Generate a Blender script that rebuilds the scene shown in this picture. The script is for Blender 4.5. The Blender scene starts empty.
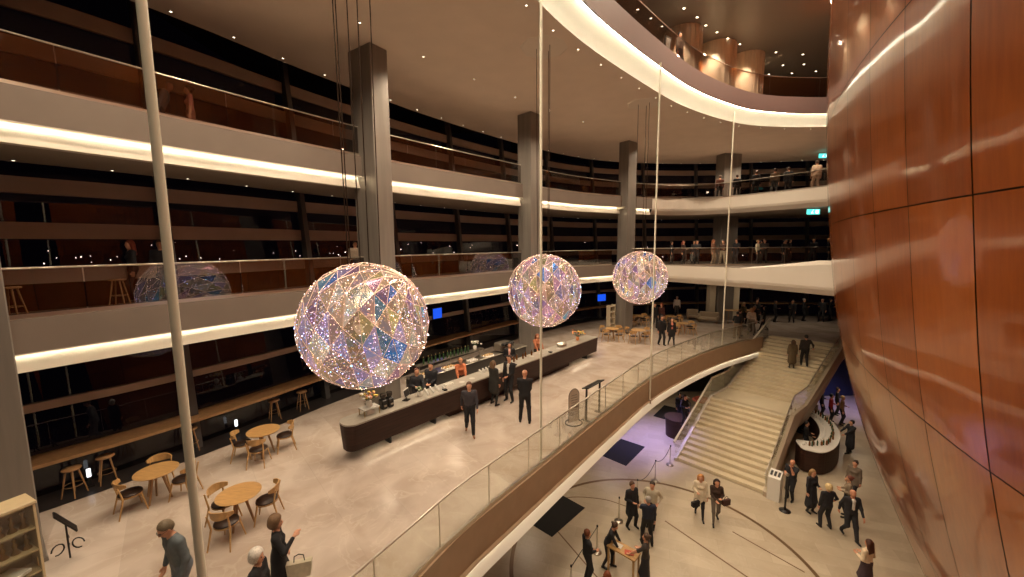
import bpy, math, random
import numpy as np
from mathutils import Vector, Matrix
random.seed(7)
scene = bpy.context.scene
COL = scene.collection
PI = math.pi

# ------------------------------------------------------------------ camera
F_PX, CX, CY = 390.0, 512.0, 288.5
down = Vector((29.0, 3500.0, 390.0)).normalized()        # world down in (right, down, forward) camera axes
upc = -down
fwd = Vector((0, 0, 1)) - upc * upc.z; fwd.normalize()
rgt = fwd.cross(upc)
if rgt.x < 0: rgt = -rgt
# world coordinates of the camera's own axes
ax_x = Vector((rgt.x, fwd.x, upc.x)); ax_y = Vector((rgt.y, fwd.y, upc.y)); ax_z = Vector((rgt.z, fwd.z, upc.z))
cam_d = bpy.data.cameras.new('camera'); cam = bpy.data.objects.new('camera', cam_d); COL.objects.link(cam)
m = Matrix(((ax_x.x, -ax_y.x, -ax_z.x, 0), (ax_x.y, -ax_y.y, -ax_z.y, 0), (ax_x.z, -ax_y.z, -ax_z.z, 6.0), (0, 0, 0, 1)))
cam.matrix_world = m
cam_d.sensor_fit = 'HORIZONTAL'; cam_d.sensor_width = 36.0; cam_d.lens = F_PX / 1024 * 36.0
cam_d.clip_start = 0.05; cam_d.clip_end = 2000
scene.camera = cam

# ------------------------------------------------------------------ world, exposure
w = bpy.data.worlds.new('night'); scene.world = w; w.use_nodes = True
bg = w.node_tree.nodes['Background']; bg.inputs[0].default_value = (0.012, 0.008, 0.014, 1); bg.inputs[1].default_value = 0.15
scene.view_settings.view_transform = 'Standard'; scene.view_settings.look = 'None'
scene.view_settings.gamma = 1.0; scene.view_settings.exposure = 0.0
scene.view_settings.use_curve_mapping = False

# ------------------------------------------------------------------ lights (recessed downlights of the ceilings)
WARM = (1.0, 0.79, 0.56)
def spot(x, y, z, power, size=150, col=WARM, rad=0.12, blend=0.6):
    l = bpy.data.lights.new('downlight_beam', 'SPOT'); l.energy = power; l.color = col
    l.spot_size = math.radians(size); l.spot_blend = blend; l.shadow_soft_size = rad
    o = bpy.data.objects.new('downlight_beam', l); o.location = (x, y, z); COL.objects.link(o); return o
def lamp(x, y, z, power, col=WARM, rad=0.2):
    l = bpy.data.lights.new('lamp_light', 'POINT'); l.energy = power; l.color = col; l.shadow_soft_size = rad; l.specular_factor = 0.0
    o = bpy.data.objects.new('lamp_light', l); o.location = (x, y, z); COL.objects.link(o); return o
CEIL = 12.60; FLAT = 12.66
HALL_LIGHTS = [(-5.2, 9.5), (-2.2, 11.0), (-2.4, 15.0), (0.6, 14.4), (-1.6, 18.2), (3.0, 17.6), (2.9, 23.2), (5.4, 20.6), (9.6, 27.4), (10.2, 24.2), (13, 28.5), (16.5, 27.2), (-7.6, 5.6), (-4.4, 5.2), (19.5, 28.5)]
for (x, y) in HALL_LIGHTS: spot(x, y, CEIL - 0.06, 740)
TOP = 17.8
VOID_LIGHTS = [(-1.5, -2.0), (2.5, -1.0), (-3.4, 0.6), (5.0, 9.0), (3.0, 5.0), (8.5, 14.5), (12.0, 18.0), (15.5, 20.5), (7.2, 16.8), (0.5, 4.0)]
for (x, y) in VOID_LIGHTS: spot(x, y, TOP - 0.1, 950 if y > 3 else 1300)
for (x, y) in [(9, 24.6), (12.5, 26.0), (16.5, 27), (21, 27)]: spot(x, y, TOP - 0.1, 400)
for (x, y) in [(3.0, 14.6), (0.6, 16.5), (5.5, 20.5), (9, 22.5), (17.5, 18.0), (20, 22)]: spot(x, y, -1.06, 130)   # under the foyer slab
for (x, y, p) in [(7.9, 20.2, 800), (5.6, 19.2, 250), (21.5, 23.6, 320)]: spot(x, y, -1.08, p, 105, (0.40, 0.34, 1.0), 0.15, 1.0)   # violet effect lamps under the slab
for (x, y) in [(-3.4, 12.6), (-1.3, 15.2), (0.8, 17.6), (3.0, 20.4)]: spot(x - 1.2, y + 1.0, 3.45, 60, 140)
for (x, y) in [(10, 28.4), (14, 28.7), (18, 28.5), (22, 28)]:
    spot(x, y, 8.0, 60); spot(x, y, 3.5, 70)

# ------------------------------------------------------------------ materials
MATS = {}
def nt(m): m.use_nodes = True; return m.node_tree
def mat(name, col, rough=0.5, metal=0.0, var=0.0, scale=6.0, emit=None, estr=0.0, coat=0.0, spec=None, bump=0.0, stretch=None):
    if name in MATS: return MATS[name]
    m = bpy.data.materials.new(name); t = nt(m); b = t.nodes['Principled BSDF']
    b.inputs['Base Color'].default_value = (*col, 1); b.inputs['Roughness'].default_value = rough; b.inputs['Metallic'].default_value = metal
    if spec is not None: b.inputs['Specular IOR Level'].default_value = spec
    if coat: b.inputs['Coat Weight'].default_value = coat
    if var or bump:
        tc = t.nodes.new('ShaderNodeTexCoord'); n = t.nodes.new('ShaderNodeTexNoise'); n.inputs['Scale'].default_value = scale; n.inputs['Detail'].default_value = 4
        if stretch:
            mp = t.nodes.new('ShaderNodeMapping'); mp.inputs['Scale'].default_value = stretch
            t.links.new(tc.outputs['Object'], mp.inputs[0]); t.links.new(mp.outputs[0], n.inputs['Vector'])
        else: t.links.new(tc.outputs['Object'], n.inputs['Vector'])
    if var:
        r = t.nodes.new('ShaderNodeValToRGB'); r.color_ramp.elements[0].position = .3; r.color_ramp.elements[1].position = .7
        r.color_ramp.elements[0].color = (*[max(0, c * (1 - var)) for c in col], 1); r.color_ramp.elements[1].color = (*[min(1, c * (1 + var)) for c in col], 1)
        t.links.new(n.outputs['Fac'], r.inputs[0]); t.links.new(r.outputs[0], b.inputs['Base Color'])
    if bump:
        bp = t.nodes.new('ShaderNodeBump'); bp.inputs['Strength'].default_value = bump; t.links.new(n.outputs['Fac'], bp.inputs['Height']); t.links.new(bp.outputs[0], b.inputs['Normal'])
    if emit: b.inputs['Emission Color'].default_value = (*emit, 1); b.inputs['Emission Strength'].default_value = estr
    MATS[name] = m; return m
def srgb(r, g, b):
    f = lambda c: (c / 255) / 12.92 if c / 255 <= 0.04045 else ((c / 255 + 0.055) / 1.055) ** 2.4
    return (f(r), f(g), f(b))
def pane_mat(name, tint, ior=1.5, rough=0.0, dens=1.0):
    m = bpy.data.materials.new(name); t = nt(m); t.nodes.clear()
    o = t.nodes.new('ShaderNodeOutputMaterial'); mx = t.nodes.new('ShaderNodeMixShader'); tr = t.nodes.new('ShaderNodeBsdfTransparent'); g = t.nodes.new('ShaderNodeBsdfGlossy')
    lw = t.nodes.new('ShaderNodeLayerWeight'); lw.inputs[0].default_value = .5; pw = t.nodes.new('ShaderNodeMath'); pw.operation = 'POWER'; pw.inputs[1].default_value = 4.0; t.links.new(lw.outputs['Facing'], pw.inputs[0])
    f = t.nodes.new('ShaderNodeMath'); f.operation = 'MULTIPLY_ADD'; r0 = ((ior - 1) / (ior + 1)) ** 2; f.inputs[1].default_value = 1 - r0; f.inputs[2].default_value = r0; t.links.new(pw.outputs[0], f.inputs[0]); tr.inputs[0].default_value = (*tint, 1); g.inputs['Roughness'].default_value = rough
    g.inputs[0].default_value = (dens, dens, dens, 1)
    t.links.new(f.outputs[0], mx.inputs[0]); t.links.new(tr.outputs[0], mx.inputs[1]); t.links.new(g.outputs[0], mx.inputs[2]); t.links.new(mx.outputs[0], o.inputs[0]); return m
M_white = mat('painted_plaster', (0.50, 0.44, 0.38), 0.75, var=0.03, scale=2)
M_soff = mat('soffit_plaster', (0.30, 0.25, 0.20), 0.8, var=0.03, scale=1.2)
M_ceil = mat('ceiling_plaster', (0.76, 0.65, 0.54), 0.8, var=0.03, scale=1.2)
M_fascia = mat('fascia_plaster', (0.175, 0.138, 0.112), 0.7, var=0.04, scale=1.5)
M_fasciaW = mat('fascia_white', (0.66, 0.60, 0.52), 0.6)
M_brownfascia = mat('fascia_bronze', (0.40, 0.275, 0.175), 0.45, var=0.05, scale=3)
M_led = mat('led_strip', (1, 1, 1), 0.5, emit=(1.0, 0.93, 0.68), estr=48.0)
M_band = mat('louvre_metal', (0.38, 0.285, 0.225), 0.5, var=0.06, scale=1.5)
M_mull = mat('mullion_steel', (0.09, 0.085, 0.085), 0.4, 0.3)
M_col = mat('column_metal', (0.23, 0.205, 0.18), 0.42, 0.35, var=0.12, scale=1.4, stretch=(4, 4, .3))
M_steel = mat('brushed_steel', (0.55, 0.50, 0.43), 0.28, 0.9)
M_rod = mat('rod_paint', (0.74, 0.69, 0.56), 0.45)
M_black = mat('black_satin', (0.012, 0.011, 0.011), 0.4)
M_darkfloor = mat('dark_stone', (0.03, 0.025, 0.024), 0.35, var=0.2)
M_glass = pane_mat('balustrade_glass', (0.93, 0.94, 0.92), 1.45)
M_glassd = pane_mat('balustrade_glass_tinted', (0.64, 0.61, 0.60), 1.85)
M_glassu = pane_mat('balustrade_glass_upper', (0.72, 0.68, 0.66), 1.55)
M_fglass = pane_mat('facade_glass', (0.35, 0.33, 0.36), 1.6, dens=.8)
M_oak = mat('light_oak', (0.50, 0.29, 0.11), 0.4, var=0.18, scale=5, stretch=(1, 8, 1), coat=.2)
M_oakd = mat('oak_legs', (0.36, 0.20, 0.09), 0.45, var=0.15, scale=8)
M_seat = mat('dark_brown_leather', (0.035, 0.018, 0.012), 0.45)
M_barwood = mat('dark_walnut', (0.038, 0.016, 0.011), 0.5, var=0.3, scale=3, stretch=(.4, .4, 6), spec=.3)
M_bartop = mat('grey_stone_top', (0.36, 0.33, 0.28), 0.3, var=0.08, scale=9)
M_ceramic = mat('white_ceramic', (0.75, 0.72, 0.66), 0.25)
M_mat = mat('entrance_mat', (0.010, 0.009, 0.008), 0.9, bump=.3, scale=80)
M_brass = mat('brass', (0.42, 0.30, 0.14), 0.3, 0.9)
M_inlay = mat('bronze_inlay', (0.17, 0.10, 0.05), 0.4, 0.4)
M_maple = mat('maple_panel', (0.72, 0.61, 0.46), 0.35, var=0.12, scale=2, stretch=(4, 4, .3), coat=.2)
M_screen = mat('screen_blue', (0.0, 0.02, 0.2), 0.3, emit=(0.01, 0.10, 0.9), estr=1.0)
M_spot = mat('downlight_lens', (1, 1, 1), 0.4, emit=(1.0, 0.85, 0.62), estr=9.0)
M_exit = mat('exit_sign_glow', (0.1, 0.6, 0.5), 0.4, emit=(0.10, 0.75, 0.65), estr=1.6)
M_exitw = mat('exit_sign_symbol', (0.9, 1, 0.95), 0.4, emit=(0.8, 1, 0.95), estr=2.5)

def marble(name, base, vein, dark, tile=(1.2, 0.6), rot=40, mortar_k=.8, rough=.2):
    m = bpy.data.materials.new(name); t = nt(m); N = t.nodes; b = N['Principled BSDF']; Lk = t.links.new
    tc = N.new('ShaderNodeTexCoord'); mp = N.new('ShaderNodeMapping'); mp.inputs['Rotation'].default_value = (0, 0, math.radians(rot)); Lk(tc.outputs['Object'], mp.inputs[0])
    br = N.new('ShaderNodeTexBrick'); br.inputs['Scale'].default_value = 1.0; br.inputs['Brick Width'].default_value = tile[0]; br.inputs['Row Height'].default_value = tile[1]
    br.inputs['Mortar Size'].default_value = 0.006; br.inputs['Color1'].default_value = (1, 1, 1, 1); br.inputs['Color2'].default_value = (.86, .84, .82, 1); br.inputs['Mortar'].default_value = (mortar_k, mortar_k, mortar_k, 1)
    Lk(mp.outputs[0], br.inputs['Vector'])
    n1 = N.new('ShaderNodeTexNoise'); n1.inputs['Scale'].default_value = .9; n1.inputs['Detail'].default_value = 8; n1.inputs['Distortion'].default_value = .7; Lk(mp.outputs[0], n1.inputs['Vector'])
    r1 = N.new('ShaderNodeValToRGB'); e = r1.color_ramp.elements; e[0].position = .35; e[0].color = (*dark, 1); e[1].position = .62; e[1].color = (*base, 1); Lk(n1.outputs['Fac'], r1.inputs[0])
    n2 = N.new('ShaderNodeTexNoise'); n2.inputs['Scale'].default_value = 1.1; n2.inputs['Detail'].default_value = 6; n2.inputs['Distortion'].default_value = .9; Lk(mp.outputs[0], n2.inputs['Vector'])
    r2 = N.new('ShaderNodeValToRGB'); e = r2.color_ramp.elements; e[0].position = .48; e[0].color = (0, 0, 0, 1); e[1].position = .5; e[1].color = (.4, .4, .4, 1); x = r2.color_ramp.elements.new(.52); x.color = (0, 0, 0, 1); Lk(n2.outputs['Fac'], r2.inputs[0])
    mx = N.new('ShaderNodeMix'); mx.data_type = 'RGBA'; Lk(r2.outputs[0], mx.inputs[0]); Lk(r1.outputs[0], mx.inputs[6]); mx.inputs[7].default_value = (*vein, 1)
    mm = N.new('ShaderNodeMix'); mm.data_type = 'RGBA'; mm.blend_type = 'MULTIPLY'; mm.inputs[0].default_value = 1; Lk(mx.outputs[2], mm.inputs[6]); Lk(br.outputs[0], mm.inputs[7]); Lk(mm.outputs[2], b.inputs['Base Color'])
    b.inputs['Roughness'].default_value = rough
    return m
M_floorB = marble('beige_marble', (0.61, 0.525, 0.455), (0.68, 0.60, 0.52), (0.485, 0.395, 0.325), (2.4, 1.2), 49, .88, .22)
M_floorA = marble('pale_stone_tiles', (0.54, 0.46, 0.34), (0.58, 0.50, 0.39), (0.48, 0.40, 0.29), (1.6, 0.5), 20, .82, .36)
M_step = mat('stair_stone', (0.62, 0.53, 0.37), 0.4, var=0.05, scale=2)

def shell_mat():
    m = bpy.data.materials.new('varnished_maple_shell'); t = nt(m); N = t.nodes; b = N['Principled BSDF']; Lk = t.links.new
    at = N.new('ShaderNodeAttribute'); at.attribute_name = 'panel'; at.attribute_type = 'GEOMETRY'
    uv = N.new('ShaderNodeTexCoord'); mp = N.new('ShaderNodeMapping'); mp.inputs['Scale'].default_value = (5, 5, .35); Lk(uv.outputs['Object'], mp.inputs[0])
    n = N.new('ShaderNodeTexNoise'); n.inputs['Scale'].default_value = 2.2; n.inputs['Detail'].default_value = 6; Lk(mp.outputs[0], n.inputs['Vector'])
    n2 = N.new('ShaderNodeTexNoise'); n2.inputs['Scale'].default_value = .5; n2.inputs['Detail'].default_value = 2; Lk(uv.outputs['Object'], n2.inputs['Vector'])
    a = N.new('ShaderNodeMath'); a.operation = 'MULTIPLY_ADD'; Lk(n.outputs['Fac'], a.inputs[0]); a.inputs[1].default_value = .3; Lk(at.outputs['Fac'], a.inputs[2])
    a2 = N.new('ShaderNodeMath'); a2.operation = 'MULTIPLY_ADD'; Lk(n2.outputs['Fac'], a2.inputs[0]); a2.inputs[1].default_value = .4; Lk(a.outputs[0], a2.inputs[2])
    r = N.new('ShaderNodeValToRGB'); e = r.color_ramp.elements; e[0].position = .3; e[0].color = (0.20, 0.040, 0.004, 1); e[1].position = .9; e[1].color = (0.50, 0.135, 0.016, 1); Lk(a2.outputs[0], r.inputs[0]); Lk(r.outputs[0], b.inputs['Base Color'])
    b.inputs['Roughness'].default_value = .32; b.inputs['Specular IOR Level'].default_value = .3
    b.inputs['Coat Weight'].default_value = .75; b.inputs['Coat Roughness'].default_value = .075; b.inputs['Coat IOR'].default_value = 1.55
    return m
M_shell = shell_mat()

# ------------------------------------------------------------------ mesh helpers
def frame(d):
    d = Vector(d).normalized(); a = Vector((0, 0, 1)) if abs(d.z) < .95 else Vector((1, 0, 0)); u = d.cross(a).normalized(); return u, d.cross(u).normalized()
class MB:
    def __init__(s): s.v = []; s.f = []; s.m = []; s.sm = []
    def add(s, vs, fs, mi=0, smooth=False):
        o = len(s.v); s.v += [tuple(v) for v in vs]; s.f += [tuple(i + o for i in f) for f in fs]; s.m += [mi] * len(fs); s.sm += [smooth] * len(fs)
    def box(s, c, size, rz=0, mi=0, bev=0, tilt=0):
        hx, hy, hz = [k / 2 for k in size]; R = Matrix.Rotation(rz, 3, 'Z') @ Matrix.Rotation(tilt, 3, 'X'); c = Vector(c)
        b = min(bev, hx * .9, hy * .9, hz * .9)
        if b <= 0:
            vs = [c + R @ Vector((x * hx, y * hy, z * hz)) for z in (-1, 1) for y in (-1, 1) for x in (-1, 1)]
            s.add(vs, [(0, 2, 3, 1), (4, 5, 7, 6), (0, 1, 5, 4), (2, 6, 7, 3), (0, 4, 6, 2), (1, 3, 7, 5)], mi)
        else:
            rings = []
            for (z, i) in ((-hz, b), (-hz + b, 0), (hz - b, 0), (hz, b)):
                x, y = hx - i, hy - i; e = b if i == 0 else b * .5
                rings.append([(-x + e, -y, z), (x - e, -y, z), (x, -y + e, z), (x, y - e, z), (x - e, y, z), (-x + e, y, z), (-x, y - e, z), (-x, -y + e, z)])
            vs = [c + R @ Vector(p) for r in rings for p in r]; fs = []
            for k in range(3):
                for i in range(8): j = (i + 1) % 8; fs.append((k * 8 + i, k * 8 + j, k * 8 + 8 + j, k * 8 + 8 + i))
            fs.append(tuple(range(7, -1, -1))); fs.append(tuple(range(24, 32))); s.add(vs, fs, mi)
    def tube(s, pts, r, n=8, mi=0, caps=True, smooth=True):
        pts = [Vector(p) for p in pts]; rr = r if isinstance(r, (list, tuple)) else [r] * len(pts); vs = []; fs = []
        pu = None
        for i, p in enumerate(pts):
            d = (pts[min(i + 1, len(pts) - 1)] - pts[max(i - 1, 0)]).normalized()
            if pu is None: u, v = frame(d)
            else:
                u = (pu - d * pu.dot(d)).normalized(); v = d.cross(u)
            pu = u
            for k in range(n): a = 2 * PI * k / n; vs.append(p + (u * math.cos(a) + v * math.sin(a)) * rr[i])
        for i in range(len(pts) - 1):
            for k in range(n): j = (k + 1) % n; fs.append((i * n + k, i * n + j, i * n + n + j, i * n + n + k))
        s.add(vs, fs, mi, smooth)
        if caps: s.add(vs[:n], [tuple(range(n - 1, -1, -1))], mi); s.add(vs[-n:], [tuple(range(n))], mi)
    def lathe(s, prof, c=(0, 0, 0), n=20, mi=0, sx=1, sy=1, smooth=True, rz=0):
        c = Vector(c); vs = []; fs = []
        for (r, z) in prof:
            for k in range(n):
                a = 2 * PI * k / n; x, y = r * math.cos(a) * sx, r * math.sin(a) * sy
                vs.append(c + Vector((x * math.cos(rz) - y * math.sin(rz), x * math.sin(rz) + y * math.cos(rz), z)))
        for i in range(len(prof) - 1):
            for k in range(n): j = (k + 1) % n; fs.append((i * n + k, i * n + j, i * n + n + j, i * n + n + k))
        s.add(vs, fs, mi, smooth)
        if prof[0][0] > 1e-4: s.add(vs[:n], [tuple(range(n - 1, -1, -1))], mi)
        if prof[-1][0] > 1e-4: s.add(vs[-n:], [tuple(range(n))], mi)
    def prism(s, poly, z0, z1, mi=0):
        n = len(poly); vs = [(x, y, z0) for x, y in poly] + [(x, y, z1) for x, y in poly]
        fs = [tuple(range(n - 1, -1, -1)), tuple(range(n, 2 * n))] + [(i, (i + 1) % n, n + (i + 1) % n, n + i) for i in range(n)]; s.add(vs, fs, mi)
    def build(s, name, mats, parent=None, loc=None, rz=0):
        me = bpy.data.meshes.new(name); me.from_pydata(s.v, [], s.f)
        if not isinstance(mats, (list, tuple)): mats = [mats]
        for mm in mats: me.materials.append(mm)
        me.polygons.foreach_set('material_index', s.m); me.polygons.foreach_set('use_smooth', s.sm); me.update()
        o = bpy.data.objects.new(name, me); COL.objects.link(o)
        if parent: o.parent = parent
        if loc: o.location = loc
        if rz: o.rotation_euler.z = rz
        return o
def tag(o, label=None, cat=None, group=None, kind=None):
    if label: o['label'] = label
    if cat: o['category'] = cat
    if group: o['group'] = group
    if kind: o['kind'] = kind
    return o
def struct(o, label=None): o['kind'] = 'structure'; o['category'] = 'structure'; o['label'] = label or o.name.replace('_', ' '); return o
def empty(name, loc, rz=0):
    o = bpy.data.objects.new(name, None); COL.objects.link(o); o.location = loc; o.rotation_euler.z = rz; return o
def dup(o, parent=None):
    c = o.copy(); COL.objects.link(c)
    if parent: c.parent = parent
    for ch in list(o.children):
        dup(ch, c)
    return c
def spline(pts, n=8):
    P = [Vector(p) for p in pts]; P = [P[0] * 2 - P[1]] + P + [P[-1] * 2 - P[-2]]; out = []
    for i in range(1, len(P) - 2):
        for k in range(n):
            t = k / n; a, b, c, d = P[i - 1], P[i], P[i + 1], P[i + 2]
            out.append(0.5 * ((2 * b) + (c - a) * t + (2 * a - 5 * b + 4 * c - d) * t * t + (3 * b - a - 3 * c + d) * t ** 3))
    out.append(P[-2]); return out
def resample(pts, step):
    out = [pts[0].copy()]; acc = 0
    for a, b in zip(pts, pts[1:]):
        L = (b - a).length; p = 0
        while acc + (L - p) >= step:
            p += step - acc; out.append(a.lerp(b, p / L)); acc = 0
        acc += L - p
    return out
def normals(pts):
    out = []
    for i in range(len(pts)):
        d = (pts[min(i + 1, len(pts) - 1)] - pts[max(i - 1, 0)]).normalized(); out.append(Vector((-d.y, d.x)))
    return out                                             # left-hand normal
def offset(pts, d): return [p + n * d for p, n in zip(pts, normals(pts))]
def sweep(mb, pts, prof, mi=0, closed=False, smooth=False):   # prof: (offset left, z)
    N = normals(pts); k = len(prof); vs = []; fs = []
    for p, n in zip(pts, N):
        for (o, z) in prof: q = p + n * o; vs.append((q.x, q.y, z))
    for i in range(len(pts) - 1):
        for j in range(k if closed else k - 1):
            j2 = (j + 1) % k; fs.append((i * k + j, i * k + j2, (i + 1) * k + j2, (i + 1) * k + j))
    mb.add(vs, fs, mi, smooth)
    if closed: mb.add(vs[:k], [tuple(range(k))], mi); mb.add(vs[-k:], [tuple(range(k - 1, -1, -1))], mi)
def strip_between(mb, A, B, z, mi=0):
    vs = [(p.x, p.y, z) for p in A] + [(p.x, p.y, z) for p in B]; n = len(A)
    mb.add(vs, [(i, i + 1, n + i + 1, n + i) for i in range(n - 1)], mi)
def V2(l): return [Vector(p) for p in l]
def nearest(pts, p): return min(range(len(pts)), key=lambda i: (pts[i] - p).length)

# ------------------------------------------------------------------ plan curves (metres)
# window-side edge of the pale foyer floor; left-hand normal points to the windows
K = spline(V2([(-17.5, -2), (-14.6, 3), (-12.4, 6.1), (-10.85, 8.3), (-9.6, 9.9), (-8.1, 12.3), (-6.75, 14.8), (-3.6, 19.6), (0.6, 24.8), (4.8, 29.0), (9.0, 31.4), (15, 32.4), (21, 32.0), (28, 31.0), (36, 29)]), 8)
# gallery front edges
P = spline(V2([(-15.2, -2), (-12.7, 2.6), (-11.1, 5.2), (-9.75, 7.45), (-8.55, 9.25), (-7.3, 11.15), (-5.3, 13.9), (-3.65, 16.0), (-0.08, 20.0), (3.0, 23.3), (5.0, 24.9), (7.2, 26.3)]), 8)
PC = P + spline(V2([(7.2, 26.3), (8.9, 26.2), (10.2, 25.0), (11.6, 23.1), (13.0, 21.0), (14.1, 18.9), (14.9, 17.0)]), 6)[1:]
PD = P + spline(V2([(7.2, 26.3), (9.0, 27.3), (11.5, 28.2), (13.6, 28.0), (15.3, 26.4), (16.7, 24.2), (17.8, 22.2), (18.6, 20.4)]), 6)[1:]
# void edge of the foyer floor
E0 = spline(V2([(-5.6, -3), (-4.4, 0.8), (-3.2, 3.8), (-1.72, 6.43), (-1.04, 7.56), (-0.09, 8.81), (3.3, 13.18), (6.08, 16.6), (9.0, 19.4), (12.13, 21.88), (15.9, 24.3)]), 6)
# void edge of the top gallery
ER = spline(V2([(-3.4, 0), (-2.2, 4.2), (-0.6, 7.9), (1.0, 10.7), (2.8, 13.2), (5.87, 16.5), (8.7, 19.2), (11.7, 21.3), (13.9, 22.3), (17.0, 22.7), (21, 22.4)]), 6)

def facade_pt(p, n, z): return p + n * (0.95 + 0.11 * z)

# ------------------------------------------------------------------ floors
def poly_between(mb, A, B, z, mi=0):
    # triangulated region between two polylines of different lengths
    n = 60
    def rs(L):
        d = [0]
        for a, b in zip(L, L[1:]): d.append(d[-1] + (b - a).length)
        out = []
        for i in range(n):
            t = d[-1] * i / (n - 1)
            for j in range(len(L) - 1):
                if d[j + 1] >= t - 1e-9: out.append(L[j].lerp(L[j + 1], (t - d[j]) / max(1e-9, d[j + 1] - d[j]))); break
        return out
    strip_between(mb, rs(A), rs(B), z, mi)
SU, SW = Vector((0.72, 0.694)).normalized(), Vector((0.694, -0.72)).normalized()
SB = Vector((8.0, 17.95)); SWID = 3.62
def st(u, w): return SB + SU * u + SW * (w + .17 * max(0.0, u - 5.2))
TOPL, TOPR = st(11.4, -0.02), st(11.4, SWID + .02)
Bedge = E0 + [TOPL, TOPR, Vector((20.5, 23.4)), Vector((27, 23.2)), Vector((36, 23))]
mb = MB(); poly_between(mb, K, Bedge, 0.0)
struct(mb.build('floor', M_floorB), 'beige marble foyer floor at bar level')
Kd = offset(K, 1.3)
mb = MB(); n = len(K); strip_between(mb, K, Kd, -0.004); struct(mb.build('trim_1', M_darkfloor), 'dark stone floor margin along the windows')
mb = MB(); mb.add([(-14, -4, -4.5), (45, -4, -4.5), (45, 45, -4.5), (-14, 45, -4.5)], [(0, 1, 2, 3)])
struct(mb.build('floor_lower', M_floorA), 'pale stone floor of the lower hall')
# slab of the foyer: bronze fascia, lit strip, underside
mb = MB(); sweep(mb, E0, [(0.0, 0.0), (0.0, 0.10), (-0.06, 0.10), (-0.06, -0.78), (0.12, -0.78)], 0)
struct(mb.build('trim_2', M_brownfascia), 'bronze coloured fascia under the glass balustrade')
def cove(name, line, z_top, z_led, drop, inset, mled, mwhite, label):
    mb = MB(); sweep(mb, line, [(-0.02, z_led), (-.02, z_led - .03), (0.0, z_led - .03), (.0, z_led + .03), (inset, z_led + .03), (inset, z_led - .03), (inset * .45, z_led - drop), (inset + .05, z_led - drop - .01)], 1)
    sweep(mb, line, [(.015, z_led + .02), (inset * .42, z_led + .02)], 0)
    return struct(mb.build(name, [mled, mwhite]), label)
mb = MB(); sweep(mb, E0, [(-.06, -.775), (-.15, -.775), (-.15, -.80), (-.06, -.80)], 2, closed=True); sweep(mb, E0, [(-.075, -.803), (-.105, -.803)], 0); sweep(mb, E0, [(-.04, -.80), (-.27, -1.03), (.16, -1.05)], 1)
struct(mb.build('trim_3', [mat('led_soft', (1, 1, 1), .5, emit=(1.0, .86, .6), estr=9), M_ceramic, M_brownfascia]), 'lit white strip under the foyer slab edge')
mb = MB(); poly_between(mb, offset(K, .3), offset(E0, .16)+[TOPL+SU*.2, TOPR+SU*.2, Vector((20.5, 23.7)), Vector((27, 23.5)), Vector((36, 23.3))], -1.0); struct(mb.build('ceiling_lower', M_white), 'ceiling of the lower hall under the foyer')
R0 = V2([TOPR, (20.5, 23.4), (27, 23.2), (36, 23)])
mb = MB(); sweep(mb, R0, [(0, 0), (-.05, 0.0), (-.05, -1.0), (.3, -1.0)]); struct(mb.build('trim_4', M_fasciaW), 'white slab edge to the right of the stairs')

# ------------------------------------------------------------------ galleries
def gallery(front, F, nm, back_hi, lit_until, label):
    kb = offset(K, 1.05 + 0.1 * F)
    i0 = 0
    # floor and fascia
    mb = MB(); poly_between(mb, kb, front, F - .02); struct(mb.build('floor_' + nm, M_fascia), 'floor of the ' + label)
    mb = MB(); sweep(mb, front, [(0.35, F), (0.35, F + .10), (-0.02, F + .12), (-0.02, F - .56), (.10, F - .56)], 0, smooth=False)
    struct(mb.build('trim_fascia_' + nm, M_fascia), 'smooth fascia of the ' + label)
    lit = front[:lit_until]; rest = front[lit_until - 1:]
    cove('trim_cove_' + nm, lit, 0, F - .56, .40, .24, M_led, M_fasciaW, 'lit cove strip under the fascia of the ' + label)
    mb = MB(); sweep(mb, rest, [(-.03, F + .125), (-.03, F - .56), (.02, F - .70), (.24, F - .96)], 0, smooth=False); struct(mb.build('trim_edge_' + nm, M_fasciaW), 'plain white slab edge of the ' + label)
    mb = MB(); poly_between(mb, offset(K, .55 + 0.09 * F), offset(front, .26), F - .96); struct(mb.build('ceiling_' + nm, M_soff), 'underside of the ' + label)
gallery(PC, 4.5, 'middle', 0, len(P) + 2, 'middle gallery')
gallery(PD, 9.0, 'upper', 0, len(P) + 8, 'upper gallery')

# ------------------------------------------------------------------ hall ceiling and top gallery
mb = MB(); CI = offset(ER, .58)
poly_between(mb, offset(K, 1.35), offset(ER, 2.6)+[Vector((36,24.8))], FLAT)
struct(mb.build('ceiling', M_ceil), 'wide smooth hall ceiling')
mb = MB(); poly_between(mb, offset(ER, 2.6), CI, FLAT)
for i, v in enumerate(mb.v):
    if i >= len(mb.v) // 2: mb.v[i] = (v[0], v[1], CEIL)
sweep(mb, offset(K, 1.35), [(0, FLAT), (0.02, FLAT + .3)])
struct(mb.build('ceiling_rim', M_ceil), 'gently dropped rim of the hall ceiling')
mb = MB(); sweep(mb, ER, [(.58, CEIL), (.58, CEIL + .10), (0.40, CEIL + .45), (.05, 13.24)], 1, smooth=True)
sweep(mb, ER, [(0.0, 13.17), (.16, 13.20)], 0)
struct(mb.build('trim_cove_top', [M_led, M_fasciaW]), 'bright lit cove round the ceiling opening')
M_pink = mat('fascia_mauve', (0.22, 0.15, 0.14), 0.6)
mb = MB(); sweep(mb, ER, [(.1, 13.20), (-.06, 13.13), (-.08, 14.0), (.3, 14.0)], smooth=False); struct(mb.build('trim_fascia_top', M_pink), 'mauve fascia of the top gallery')
mb = MB(); poly_between(mb, offset(K, 2.0), offset(ER, .2)+[Vector((36,23))], 13.85); struct(mb.build('floor_top', M_fascia), 'floor of the top gallery')
M_topceil = mat('dark_ceiling', (0.20, 0.17, 0.14), 0.45)
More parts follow.
